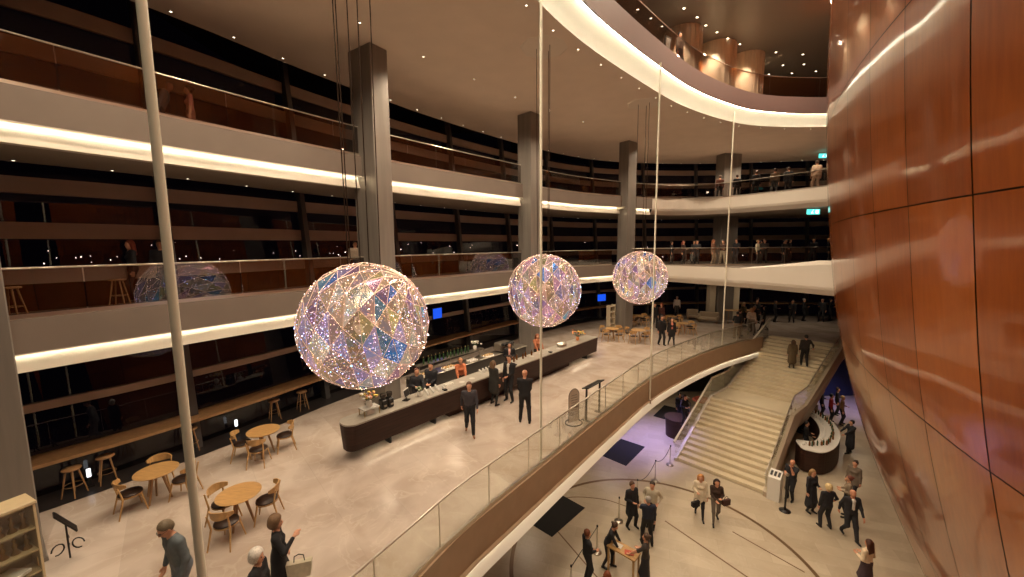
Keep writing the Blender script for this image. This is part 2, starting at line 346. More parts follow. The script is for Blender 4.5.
mb = MB(); mb.box((12, 18, TOP + .15), (60, 50, .3)); struct(mb.build('ceiling_top', M_topceil), 'dark ceiling above the void')
mb = MB(); mb.box((20, 34.5, 15.8), (40, .3, 5)); struct(mb.build('wall_top', M_black), 'dark rear wall of the top gallery')
# shell-side and rear enclosure of the lower hall
M_blue = mat('navy_wall', (0.02, 0.03, 0.09), 0.5)
mb = MB(); mb.box((31, 26.0, -2.8), (26, .3, 3.5)); struct(mb.build('wall_back', M_blue), 'navy wall of the lower hall behind the stairs')
mb = MB(); mb.box((3, 27.0, -2.8), (24, .3, 3.6)); struct(mb.build('wall_left', M_black), 'dark wall of the lower hall under the foyer')

# ------------------------------------------------------------------ facade
mb = MB()
Ks = resample(K, 1.4); Nk = normals(Ks)
for (p0, n0, p1, n1) in zip(Ks, Nk, Ks[1:], Nk[1:]):
    zs = [0, 18]
    q = []
    for z in zs:
        a = facade_pt(p0, n0, z); b = facade_pt(p1, n1, z); q += [(a.x, a.y, z), (b.x, b.y, z)]
    mb.add(q, [(0, 1, 3, 2)])
struct(mb.build('window_1', M_fglass), 'tall leaning curtain wall of dark night glass')
bands = []
for F in (0, 4.5, 9.0): bands += [F + .95, F + 2.05, F + 3.15]
bands += [14.6, 15.7]
for bi, z in enumerate(bands):
    if z > 13.5: continue
    if bi not in (0, 1, 2): z -= .1
    mb = MB(); h = .20 if z > 4.5 else .10
    if bi in (1, 2): z += .12
    Nn = normals(K); vs = []; k = 4
    prof = [(-.12, z + h), (-.12, z - h), (.05, z - h), (.05, z + h)]
    if bi == 0: prof = [(-.75, z + .05), (-.75, z - .03), (.05, z - .03), (.05, z + .05)]
    for p, nn in zip(K, Nn):
        for (o, zz) in prof: q = facade_pt(p, nn, z) + nn * o; vs.append((q.x, q.y, zz))
    fs = [(i * k + j, i * k + (j + 1) % k, (i + 1) * k + (j + 1) % k, (i + 1) * k + j) for i in range(len(K) - 1) for j in range(k)]
    mb.add(vs, fs)
    o = mb.build('trim_band', M_oakd if bi == 0 else M_band)
    struct(o, 'wooden window counter along the foyer glass' if bi == 0 else 'horizontal brown sunshade band of the glass wall %.1f m up' % z)
Km = resample(resample(K, .1)[24:], 4.35); Nm = normals(Km)
for i, (p, nn) in enumerate(zip(Km, Nm)):
    mb = MB(); t = Vector((nn.y, -nn.x)); vs = []
    for z in (0, 13.6):
        c = facade_pt(p, nn, z) - nn * .05
        for (a, b) in ((-.09, -.32), (.09, -.32), (.09, 0), (-.09, 0)): q = c + t * a + nn * b; vs.append((q.x, q.y, z))
    mb.add(vs, [(0, 1, 5, 4), (1, 2, 6, 5), (2, 3, 7, 6), (3, 0, 4, 7), (0, 3, 2, 1), (4, 5, 6, 7)])
    struct(mb.build('trim_mullion', M_mull), 'leaning steel mullion of the glass wall')
# ------------------------------------------------------------------ columns
def column(c, size, rz, label, z0=0, z1=FLAT-.005):
    mb = MB(); mb.box((0, 0, (z0 + z1) / 2), (size[0], size[1], z1 - z0), bev=.02); mb.box((0, 0, z0 + .04), (size[0] + .06, size[1] + .06, .08))
    o = mb.build('wall_column', M_col, loc=(c[0], c[1], 0), rz=rz); struct(o, label); return o
COLS = [((-9.68, 6.76), (1.0, .8), .95, 'grey steel column at the left edge beside the display cabinet'),
        ((-4.90, 14.20), (1.2, .7), 2.55+PI, 'tall grey steel column behind the largest sphere'),
        ((0.95, 20.95), (.8, .9), .82, 'grey steel column behind the middle sphere'),
        ((7.75, 26.6), (.95, .75), .7, 'grey steel column behind the smallest sphere'),
        ((16.5, 30.4), (1.5, .9), .25, 'broad grey steel column by the armchairs')]
for c in COLS: column(*c)
for (x, y) in ((15.55, 30.2), (17.5, 30.4)):
    mb = MB(); mb.box((x, y, 1.8), (.45, .6, 3.6), bev=.02); struct(mb.build('wall_column', mat('cream_pier', (.60, .52, .38), .6)), 'cream pier beside the broad column')
mb=MB()
# small steel ties from gallery edge to the columns
for (c, F) in [((-4.9, 14.2), 3.8), ((-4.9, 14.2), 8.3), ((.95, 20.95), 3.8), ((.95, 20.95), 8.3), ((7.75, 26.6), 8.3), ((7.75, 26.6), 3.8)]:
    q = P[nearest(P, Vector(c))]; n = normals(P)[nearest(P, Vector(c))]
    a = q - n * .1; mb.box((a.x, a.y, F + .1), (.6, .12, .12), rz=math.atan2(n.y, n.x))
struct(mb.build('trim_ties', M_steel), 'short steel ties between gallery edge and columns')

# ------------------------------------------------------------------ timber shell on the right
S0 = spline(V2([(5.3, -2.0), (5.45, 1.0), (6.0, 3.2), (6.75, 5.25), (7.5, 6.85), (8.26, 8.33), (9.2, 9.98), (10.33, 11.72), (11.75, 13.75), (13.6, 16.1), (15.9, 18.7), (18.6, 21.4), (22.5, 24.2), (27, 26.5)]), 10)
def prof_off(z):
    zs = [-4.6, -1.1, 2.73, 6.63, 10.0, 14.0, 18.2]; os = [2.5, 1.05, 0.05, -.48, -.78, -.95, -.9]
    # smooth interpolation through the measured points
    return float(np.interp(z, zs, os)) if z <= zs[0] or z >= zs[-1] else float(_pc(z, zs, os))
def _pc(z, zs, os):
    for i in range(len(zs) - 1):
        if zs[i] <= z <= zs[i + 1]:
            h = zs[i + 1] - zs[i]; t = (z - zs[i]) / h
            m0 = (os[i + 1] - os[max(i - 1, 0)]) / (zs[i + 1] - zs[max(i - 1, 0)]); j = min(i + 2, len(zs) - 1); m1 = (os[j] - os[i]) / (zs[j] - zs[i])
            return (2 * t ** 3 - 3 * t * t + 1) * os[i] + (t ** 3 - 2 * t * t + t) * h * m0 + (-2 * t ** 3 + 3 * t * t) * os[i + 1] + (t ** 3 - t * t) * h * m1
NS = normals(S0)
def shell_pt(i, z, push=0):
    p = S0[i] - NS[i] * (prof_off(z) + push); return (p.x, p.y, z)       # right-hand side is inside the shell
seams_i = [0, 10, 20, 30, 40, 50, 60, 70, 80, 90, 100, 110, 120, len(S0) - 1]
rings = [-4.5, -1.1, 2.73, 6.63, 10.0, 13.9, 17.8]
mb = MB(); pan = []
for a, b in zip(seams_i, seams_i[1:]):
    for z0, z1 in zip(rings, rings[1:]):
        rv = random.random() * .16 + .02; g = .012
        ii = list(range(a, b + 1)); zz = np.linspace(z0 + g, z1 - g, 9); vs = []
        for i in ii:
            for z in zz:
                x, y, _ = shell_pt(i, z)
                if i == a: q = Vector((x, y)).lerp(Vector(shell_pt(i + 1, z)[:2]), .07)
                elif i == b: q = Vector((x, y)).lerp(Vector(shell_pt(i - 1, z)[:2]), .07)
                else: q = Vector((x, y))
                vs.append((q.x, q.y, float(z)))
        fs = [(i * 9 + j, (i + 1) * 9 + j, (i + 1) * 9 + j + 1, i * 9 + j + 1) for i in range(len(ii) - 1) for j in range(8)]
        mb.add(vs, fs, 0, True); pan += [rv] * len(fs)
sh = mb.build('wall_right', M_shell)
at = sh.data.attributes.new('panel', 'FLOAT', 'FACE'); at.data.foreach_set('value', pan)
struct(sh, 'curved varnished orange maple shell of large panels')
mb = MB(); zz = np.linspace(-4.5, 17.8, 40); vs = [shell_pt(i, float(z), .05) for i in range(len(S0)) for z in zz]
mb.add(vs, [(i * 40 + j, (i + 1) * 40 + j, (i + 1) * 40 + j + 1, i * 40 + j + 1) for i in range(len(S0) - 1) for j in range(39)], 0, True)
struct(mb.build('wall_right_backing', mat('seam_dark', (.02, .006, .003), .6)), 'dark joints between the shell panels')

# ------------------------------------------------------------------ balustrades
def balustrade(name, line, z0, z1, seg, gm, label, posts=False, rail=.022, inset=0.06):
    line = offset(line, inset); pts = resample(line, seg)
    root = empty(name, (pts[0].x, pts[0].y, z0)); o = Vector((pts[0].x, pts[0].y, z0))
    tag(root, label, 'balustrade')
    mb = MB(); mb.tube([Vector((p.x, p.y, z1)) - o for p in resample(line, .5)], rail, 8); mb.build('handrail', M_steel, root)
    mb = MB(); sweep(mb, [p - Vector((o.x, o.y)) for p in pts], [(-.035, 0), (-.035, .09), (.035, .09), (.035, 0)]); mb.build('base_channel', M_steel, root)
    for i, (a, b) in enumerate(zip(pts, pts[1:])):
        d = (b - a).normalized(); a2, b2 = a + d * .012, b - d * .012; nn = Vector((-d.y, d.x)) * .007
        q = [a2 - nn, b2 - nn, b2 + nn, a2 + nn]; mb = MB(); mb.prism([(p.x - o.x, p.y - o.y) for p in q], .04, z1 - z0 - .02); mb.build('glass_panel', gm, root)
        if posts: mb = MB(); mb.box((a.x - o.x, a.y - o.y, (z1 - z0) / 2), (.012, .024, z1 - z0), rz=math.atan2(d.y, d.x)); mb.build('post', M_steel, root)
    return root
balustrade('glass_balustrade', E0, .10, 1.12, 1.55, M_glass, 'long curved glass balustrade with steel handrail at the void edge of the foyer', posts=True, inset=0.02)
balustrade('glass_balustrade', P, 4.62, 5.62, 3.0, M_glassd, 'curved glass balustrade of the middle gallery mirroring the spheres', inset=.12)
balustrade('glass_balustrade', PD, 9.12, 10.12, 3.0, M_glassu, 'curved tinted glass balustrade along the upper gallery', inset=.12)
balustrade('glass_balustrade', ER, 14.0, 15.15, 3.0, M_glassu, 'glass balustrade with bronze handrail round the top gallery', inset=.25)
balustrade('glass_balustrade', spline(V2([(7.3, 26.5), (9.5, 26.3), (14, 26.2), (22.5, 26.2)]), 4), 4.52, 5.70, 2.2, M_glass, 'straight glass balustrade at the crowded far end of the middle gallery', posts=True, inset=0)
# white parapet of the bridge joining the shell
mb = MB(); i0 = nearest(PC, Vector((12.6, 21.6))); seg = PC[i0:]
for a, b, k in zip(seg, seg[1:], range(99)):
    h0 = min(.62, .06 + .055 * k); h1 = min(.62, .06 + .055 * (k + 1)); na = Vector((.6, .8)); vs = []
    for p, h in ((a, h0), (b, h1)):
        for (o, z) in ((1.0, 4.5), (1.0, 4.5 + h * .7), (1.08, 4.5 + h), (1.35, 4.5 + h), (1.42, 4.5 + h * .7), (1.42, 4.5)): q = p + na * o; vs.append((q.x, q.y, z))
    mb.add(vs, [(i, (i + 1) % 6, 6 + (i + 1) % 6, 6 + i) for i in range(6)], 0, False)
struct(mb.build('trim_parapet', M_fasciaW), 'low white rising parapet of the bridge to the shell')

# ------------------------------------------------------------------ stairs
mb = MB()
def step_box(u0, u1, z0, z1, w0=0, w1=SWID):
    a, b, c, d = st(u0, w0), st(u1, w0), st(u1, w1), st(u0, w1); mb.prism([(p.x, p.y) for p in (a, b, c, d)], z0, z1)
n1 = 13; r1 = 2.0 / n1; t1 = 4.4 / n1
for i in range(n1):
    step_box(i * t1 - .025, 4.4 + .1, -4.5 + i * r1 + .03, -4.5 + (i + 1) * r1)
    step_box(i * t1, 4.4 + .1, -4.5 + max(0, i - 1) * r1, -4.5 + (i + 1) * r1 - .03)
step_box(4.4, 6.4, -2.8, -2.5)
n2 = 16; r2 = 2.5 / n2; t2 = 5.0 / n2
for i in range(n2):
    u = 6.4 + i * t2; step_box(u - .025, u + t2 + .1, -2.5 + i * r2 + .03, -2.5 + (i + 1) * r2 - (0.002 if i == n2 - 1 else 0)); step_box(u, u + t2 + .1, -2.5 + (i - 2) * r2, -2.5 + (i + 1) * r2 - .03)
root = empty('staircase', (SB.x, SB.y, -4.5)); tag(root, 'broad pale stone staircase from the lower hall up to the foyer', 'staircase')
def rel(mb, r):
    o = r.location; mb.v = [(x - o.x, y - o.y, z - o.z) for x, y, z in mb.v]; return mb
rel(mb, root).build('steps', M_step, root)
for side, w0, w1 in ((0, -.14, 0), (1, SWID, SWID + .16)):
    mb = MB(); path = [(-.1, -4.5), (-.1, -4.35), (4.35, -2.45), (6.4, -2.45), (11.3, .02), (11.3, -.35), (6.6, -2.95), (4.6, -2.95), (1.2, -4.5)]
    if side: path = [(-.15, -4.5), (-.15, -4.3), (4.4, -2.4), (6.4, -2.4), (11.3, .1), (11.3, -.75), (6.6, -3.25), (4.6, -3.25), (1.8, -4.5)]
    A = [st(u, w0) for u, z in path]; B = [st(u, w1) for u, z in path]; n = len(path)
    vs = [(p.x, p.y, z) for p, (u, z) in zip(A, path)] + [(p.x, p.y, z) for p, (u, z) in zip(B, path)]
    mb.add(vs, [tuple(range(n)), tuple(range(2 * n - 1, n - 1, -1))] + [(i, n + i, n + (i + 1) % n, (i + 1) % n) for i in range(n)])
    rel(mb, root).build('stringer', M_fasciaW if side == 0 else mat('stringer_beige', (.46, .38, .28), .5), root)
    ww = (w0 + w1) / 2; hr = [(-.35, -3.45), (4.4, -1.45), (6.4, -1.45), (11.4, 1.1)]; base = [(-.1, -4.34), (4.4, -2.43), (6.4, -2.43), (11.25, .06)]
    mb = MB(); mb.tube([(st(u, ww).x, st(u, ww).y, z) for u, z in hr], .05 if side == 0 else .025, 8)
    rel(mb, root).build('handrail', mat('white_rail', (.78, .73, .62), .35) if side == 0 else M_steel, root)
    for k in range(3):
        (u0, z0), (u1, z1) = hr[k], hr[k + 1]; (b0, y0), (b1, y1) = base[k], base[k + 1]; nseg = 3 if k != 1 else 1
        for j in range(nseg):
            f0, f1 = j / nseg + .005, (j + 1) / nseg - .005; vs = []
            for (u, z) in ((b0 + (b1 - b0) * f0, y0 + (y1 - y0) * f0), (b0 + (b1 - b0) * f1, y0 + (y1 - y0) * f1), (u0 + (u1 - u0) * f1, z0 + (z1 - z0) * f1), (u0 + (u1 - u0) * f0, z0 + (z1 - z0) * f0)):
                for dw in (-.007, .007): p = st(u, ww + dw); vs.append((p.x, p.y, z))
            mb = MB(); mb.add(vs, [(0, 2, 4, 6), (7, 5, 3, 1), (0, 1, 3, 2), (2, 3, 5, 4), (4, 5, 7, 6), (6, 7, 1, 0)]); rel(mb, root).build('glass_panel', M_glass, root)

# ------------------------------------------------------------------ suspension rods
for (x, y, lab) in ((-2.72, 3.1, 'nearest thick pale suspension rod'), (0.77, 10.3, 'pale suspension rod passing in front of the middle sphere'), (5.95, 16.3, 'thin pale suspension rod beside the smallest sphere'), (12.1, 22.0, 'farthest thin pale suspension rod near the stairs')):
    mb = MB(); mb.tube([(0, 0, -.85), (0, 0, 13.12)], .034, 12); r = mb.build('suspension_rod', M_rod, loc=(x, y, 0)); tag(r, lab, 'rod')
    mb = MB(); mb.lathe([(.06, -.98), (.06, -.72), (.034, -.68)], n=12); mb.build('anchor', M_steel, r)

# ------------------------------------------------------------------ glass spheres
def sphere_mats():
    m = bpy.data.materials.new('dichroic_glass'); t = nt(m); N = t.nodes; Lk = t.links.new; N.clear()
    o = N.new('ShaderNodeOutputMaterial'); at = N.new('ShaderNodeAttribute'); at.attribute_name = 'tint'
    tr = N.new('ShaderNodeBsdfTransparent'); g = N.new('ShaderNodeBsdfGlossy'); g.inputs['Roughness'].default_value = .08
    mxc = N.new('ShaderNodeMix'); mxc.data_type = 'RGBA'; mxc.inputs[0].default_value = .55; mxc.inputs[6].default_value = (1, 1, 1, 1); Lk(at.outputs['Color'], mxc.inputs[7]); Lk(mxc.outputs[2], tr.inputs[0])
    Lk(at.outputs['Color'], g.inputs[0])
    e = N.new('ShaderNodeEmission'); Lk(at.outputs['Color'], e.inputs[0]); e.inputs[1].default_value = .62  # panes and plates glow themselves, giving the sphere its warm haze
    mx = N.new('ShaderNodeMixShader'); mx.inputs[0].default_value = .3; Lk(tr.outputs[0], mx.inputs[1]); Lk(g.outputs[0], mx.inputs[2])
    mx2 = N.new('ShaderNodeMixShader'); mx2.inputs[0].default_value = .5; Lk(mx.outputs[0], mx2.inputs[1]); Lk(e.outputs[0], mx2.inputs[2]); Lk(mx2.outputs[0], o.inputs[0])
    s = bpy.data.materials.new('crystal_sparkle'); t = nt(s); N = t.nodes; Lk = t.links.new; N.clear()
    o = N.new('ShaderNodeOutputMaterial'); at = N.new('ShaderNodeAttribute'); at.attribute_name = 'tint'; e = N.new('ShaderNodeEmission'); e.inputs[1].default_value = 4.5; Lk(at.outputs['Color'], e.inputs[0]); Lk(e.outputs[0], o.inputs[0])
    return m, s
M_dich, M_spark = sphere_mats()
M_wire = mat('rose_gold_wire', (.80, .55, .42), .35, .6, emit=(1, .62, .45), estr=.30)  # faint pink glow put into the frame wires
def col_attr(o, cols):
    a = o.data.attributes.new('tint', 'FLOAT_COLOR', 'FACE'); a.data.foreach_set('color', np.array(cols, dtype=np.float32).ravel())
def crystal_sphere(loc, R, rot, label, seed):
    rnd = random.Random(seed); root = empty('crystal_sphere', loc); tag(root, label, 'chandelier', 'hanging crystal spheres')
    rows = 9; cols = 18; tw = .15; pts = []
    tilt = Matrix.Rotation(.8, 3, 'Y') @ Matrix.Rotation(rot, 3, 'Z')
    for i in range(rows + 1):
        th = .16 + (PI - .32) * i / rows
        pts.append([tilt @ Vector((math.sin(th) * math.cos(2 * PI * (k + .5 * (i % 2)) / cols + tw * i * 1.6), math.sin(th) * math.sin(2 * PI * (k + .5 * (i % 2)) / cols + tw * i * 1.6), math.cos(th))) * R for k in range(cols)])
    top = tilt @ Vector((0, 0, R)); bot = -top
    tris = []; edges = set()
    for i in range(rows):
        for k in range(cols):
            k1 = (k + 1) % cols
            a, b = pts[i][k], pts[i][k1]
            if i % 2 == 0: c, d = pts[i + 1][k], pts[i + 1][k1]; tris += [(a, c, b), (b, c, d)]
            else: c, d = pts[i + 1][k], pts[i + 1][k1]; tris += [(a, c, d), (a, d, b)]
    for k in range(cols): tris += [(top, pts[0][k], pts[0][(k + 1) % cols]), (bot, pts[rows][(k + 1) % cols], pts[rows][k])]
    pal = [(.85, .58, .34)] * 9 + [(.75, .48, .38)] * 7 + [(.75, .38, .52)] * 4 + [(.85, .72, .28)] * 2 + [(.55, .42, .62)] * 2 + [(.10, .30, .75)] * 1 + [(.2, .5, .65)] + [(.95, .80, .6)] * 4 + [(.8, .55, .75)] * 2
    mbp = MB(); cl = []; wire = MB()
    for (a, b, c) in tris:
        s = .985; n = (b - a).cross(c - a)
        if n.length < 1e-6: continue
        n.normalize(); j = Vector((rnd.uniform(-1, 1), rnd.uniform(-1, 1), rnd.uniform(-1, 1))) * R * .012
        mbp.add([a * s + j, b * s - j, c * s], [(0, 1, 2)]); q = rnd.choice(pal); f = rnd.uniform(.45, 1.1); cl.append((q[0] * f, q[1] * f, q[2] * f, 1))
        for (p, q2) in ((a, b), (b, c), (c, a)):
            key = tuple(sorted((tuple(round(x, 3) for x in p), tuple(round(x, 3) for x in q2))))
            if key not in edges and (p - q2).length > 1e-4: edges.add(key); wire.tube([p, q2],   .0052 * R / 1.3, 4, caps=False, smooth=False)
    po = mbp.build('faceted_shell', M_dich, root); col_attr(po, cl)
    po['label'] = 'triangular iridescent glass panes'
    wire.build('wire_frame', M_wire, root)
    # self-glowing beads that stand for the sparkle of the sphere
    mbs = MB(); cs = []
    for i in range(4200):
        d = Vector((rnd.gauss(0, 1), rnd.gauss(0, 1), rnd.gauss(0, 1))).normalized(); rr = R * (rnd.uniform(.55, .96) if rnd.random() < .8 else rnd.uniform(.985, 1.0)); c = d * rr
        s = rnd.uniform(.004, .013) * R / 1.3 * (1.5 if rnd.random() < .12 else 1)
        u, v = frame(d); a0 = rnd.uniform(0, PI); vs = [c + (u * math.cos(a0 + k * PI / 2) + v * math.sin(a0 + k * PI / 2)) * s for k in range(4)] + [c + d * s, c - d * s]
        mbs.add(vs, [(0, 1, 4), (1, 2, 4), (2, 3, 4), (3, 0, 4), (1, 0, 5), (2, 1, 5), (3, 2, 5), (0, 3, 5)])
        zone = math.sin(d.x * 3 + d.z * 2.4 + seed) + math.sin(d.z * 4.1 - d.y * 2 + 1)
        if zone > 1.0: q = rnd.choice([(.35, .45, 1), (.6, .45, 1), (.3, .7, 1), (1, 1, 1)])
        elif zone < -.3: q = rnd.choice([(1, .45, .30), (1, .62, .5), (1, .8, .7), (1, .7, .35)])
        else: q = rnd.choice([(1, .75, .9), (1, .6, .85), (1, .95, .9), (.85, .6, 1), (1, .8, .4)])
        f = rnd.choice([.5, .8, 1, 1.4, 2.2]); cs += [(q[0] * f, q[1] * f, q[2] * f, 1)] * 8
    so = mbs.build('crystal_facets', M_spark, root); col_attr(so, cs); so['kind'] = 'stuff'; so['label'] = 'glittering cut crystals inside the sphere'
    # big inner coloured plates with their own glow, added to fill the sphere
    mbq = MB(); cq = []
    for i in range(150):
        d = Vector((rnd.gauss(0, 1), rnd.gauss(0, 1), rnd.gauss(0, 1))).normalized(); c = d * R * rnd.uniform(.5, .8); u, v = frame(d + Vector((rnd.uniform(-.5, .5),) * 3)); s = rnd.uniform(.1, .24) * R / 1.3
        a0 = rnd.uniform(0, 6); mbq.add([c + (u * math.cos(a0 + k * 2.1) + v * math.sin(a0 + k * 2.1)) * s for k in range(3)], [(0, 1, 2)])
        q = rnd.choice([(.02, .12, .7), (.02, .35, .6), (.75, .4, .45), (.8, .30, .12), (.7, .5, .1), (.6, .25, .25), (.9, .5, .3), (.8, .5, .35)]); cq.append((*q, 1))
    io = mbq.build('inner_reflector', M_dich, root); col_attr(io, cq); io['kind'] = 'stuff'; io['label'] = 'coloured reflector plates inside the sphere'
    mb = MB(); mb.lathe([(.0, -.20 * R), (.14 * R, -.14 * R), (.2 * R, 0), (.14 * R, .14 * R), (0, .2 * R)], n=16); mb.build('lamp_core', mat('sphere_lamp', (1, .8, .6), .5, emit=(1, .66, .42), estr=1.0), root)
    # cables and ceiling plate
    for k in range(5 if R > 1.33 else 3):
        a = ([2.6, 2.0, 4.2, 5.4, .5] if R > 1.33 else [2.8, 1.0, 5.3])[k]; r0 = .36 if R > 1.33 else .25
        mb = MB(); x, y = r0 * math.cos(a) * 1.15, r0 * math.sin(a); mb.tube([(x * .9, y * .9, math.sqrt(max(0, R * R - r0 * r0 * 1.1)) - .02), (x, y, FLAT - loc[2])], .011, 6); mb.build('cable', mat('cable_sheath', (.035, .022, .016), .95, spec=0.0), root)
    mb = MB(); mb.lathe([(.78, FLAT-.05 - loc[2]), (.84, FLAT - .03 - loc[2]), (.84, FLAT - loc[2])], n=8, smooth=False); mb.build('ceiling_plate', mat('plate_paint', (.74, .66, .56), .6), root)
    return root
crystal_sphere((-3.17, 8.28, 4.31), 1.35, .2, 'largest iridescent crystal sphere hanging nearest on the left', 3)
crystal_sphere((1.17, 14.0, 4.35), 1.32, 1.4, 'middle iridescent crystal sphere behind a vertical rod', 5)
crystal_sphere((6.38, 19.4, 4.33), 1.325, 2.3, 'smallest and farthest iridescent crystal sphere', 8)


# ------------------------------------------------------------------ people: one continuous surface grown round a posed skeleton
def surface_nets(f, org, h):
    nx, ny, nz = f.shape; s = f < 0
    cnt = np.zeros((nx - 1, ny - 1, nz - 1)); P3 = np.zeros((nx - 1, ny - 1, nz - 1, 3))
    sl = [slice(0, -1), slice(1, None)]
    I = np.stack(np.meshgrid(np.arange(nx - 1), np.arange(ny - 1), np.arange(nz - 1), indexing='ij'), -1).astype(float)
    for d in range(3):
        o = [k for k in range(3) if k != d]
        for a in (0, 1):
            for b in (0, 1):
                i0 = [None] * 3; i1 = [None] * 3; i0[d] = sl[0]; i1[d] = sl[1]; i0[o[0]] = i1[o[0]] = sl[a]; i0[o[1]] = i1[o[1]] = sl[b]
                f0 = f[tuple(i0)]; f1 = f[tuple(i1)]; c = (f0 < 0) != (f1 < 0); t = np.where(c, f0 / np.where(c, f0 - f1, 1), 0)
                q = I.copy(); q[..., o[0]] += a; q[..., o[1]] += b; q[..., d] += t
                P3 += q * c[..., None]; cnt += c
    mask = cnt > 0; idx = -np.ones(mask.shape, int); idx[mask] = np.arange(mask.sum()); V = P3[mask] / cnt[mask][:, None] * h + org
    Q = []
    for d in range(3):
        o = [k for k in range(3) if k != d]; i0 = [slice(None)] * 3; i1 = [slice(None)] * 3; i0[d] = slice(0, -1); i1[d] = slice(1, None)
        c = s[tuple(i0)] != s[tuple(i1)]; w = np.argwhere(c); w = w[(w[:, o[0]] > 0) & (w[:, o[1]] > 0) & (w[:, o[0]] < f.shape[o[0]] - 1) & (w[:, o[1]] < f.shape[o[1]] - 1)]
        e0 = np.zeros(3, int); e0[o[0]] = 1; e1 = np.zeros(3, int); e1[o[1]] = 1
        g = lambda q: idx[q[:, 0], q[:, 1], q[:, 2]]
        q = np.stack([g(w - e0 - e1), g(w - e1), g(w), g(w - e0)], 1)
        neg = s[w[:, 0], w[:, 1], w[:, 2]]; flip = neg if d != 1 else ~neg
        q[~flip] = q[~flip][:, ::-1]; Q.append(q)
    return V, np.concatenate(Q)
def prim_d(p, pr):
    a, b, ra, rb, sq, tag_ = pr
    a = np.array(a, float); b = np.array(b, float); sc = np.array([1, 1 / sq, 1.0]); pp = p * sc; a = a * sc; b = b * sc; ba = b - a; L = max(1e-9, ba @ ba)
    t = np.clip(((pp - a) @ ba) / L, 0, 1); return np.linalg.norm(pp - a - t[..., None] * ba, axis=-1) - (ra + (rb - ra) * t)
def grow(prims, h, k, name, mats, parent=None, cut=None):
    lo = np.min([np.minimum(np.array(p[0]), np.array(p[1])) - max(p[2], p[3]) for p in prims], 0) - 2 * h; hi = np.max([np.maximum(np.array(p[0]), np.array(p[1])) + max(p[2], p[3]) for p in prims], 0) + 2 * h
    n = np.ceil((hi - lo) / h).astype(int) + 1
    G = np.stack(np.meshgrid(*[lo[i] + h * np.arange(n[i]) for i in range(3)], indexing='ij'), -1)
    f = None
    for pr in prims:
        d = prim_d(G, pr)
        if f is None: f = d
        else: kk = k if max(pr[2], pr[3]) > .035 else .012; hh = np.clip(.5 + .5 * (f - d) / kk, 0, 1); f = f * (1 - hh) + d * hh - kk * hh * (1 - hh)
    if cut is not None: f = np.maximum(f, cut(G))
    V, Q = surface_nets(f, lo, h)
    c = V[Q].mean(1); D = np.stack([prim_d(c, pr) for pr in prims]); tg = np.array([p[5] for p in prims])[D.argmin(0)]
    return V, Q, tg
def rotx(v, a, c):
    y, z = v[1] - c[1], v[2] - c[2]; return np.array([v[0], c[1] + y * math.cos(a) - z * math.sin(a), c[2] + y * math.sin(a) + z * math.cos(a)])
def ik(A, B, l1, l2, hint):
    A = np.array(A, float); B = np.array(B, float); d = B - A; L = np.linalg.norm(d)
    if L > (l1 + l2) * .999: B = A + d / L * (l1 + l2) * .999; d = B - A; L = np.linalg.norm(d)
    x = (l1 * l1 - l2 * l2 + L * L) / (2 * L); hh = math.sqrt(max(0, l1 * l1 - x * x)); u = d / L; hn = np.array(hint, float); hn -= u * (hn @ u); hn /= np.linalg.norm(hn); return A + u * x + hn * hh, B
SKIN = srgb(205, 150, 120)
PC_ = [0]
def cloth(c, rough=.8):
    key = 'cloth_%02x%02x%02x' % tuple(int(max(0, min(1, k ** .45)) * 255) for k in c)
    return mat(key, c, rough, var=.1, scale=14)
ARMS = {'down': (.25, .05, .86), 'front': (.05, .22, 1.02), 'phone': (.07, .22, 1.46), 'reach': (.15, .42, 1.04), 'akimbo': (.22, .06, 1.03), 'back': (.08, -.17, .95), 'hold': (.12, .21, 1.12), 'swing': (.24, .22, .92), 'swingb': (.25, -.18, .90), 'raise': (.2, .33, 1.3), 'out': (.42, .2, 1.0), 'pocket': (.24, .12, .90), 'chin': (.14, .27, 1.33)}
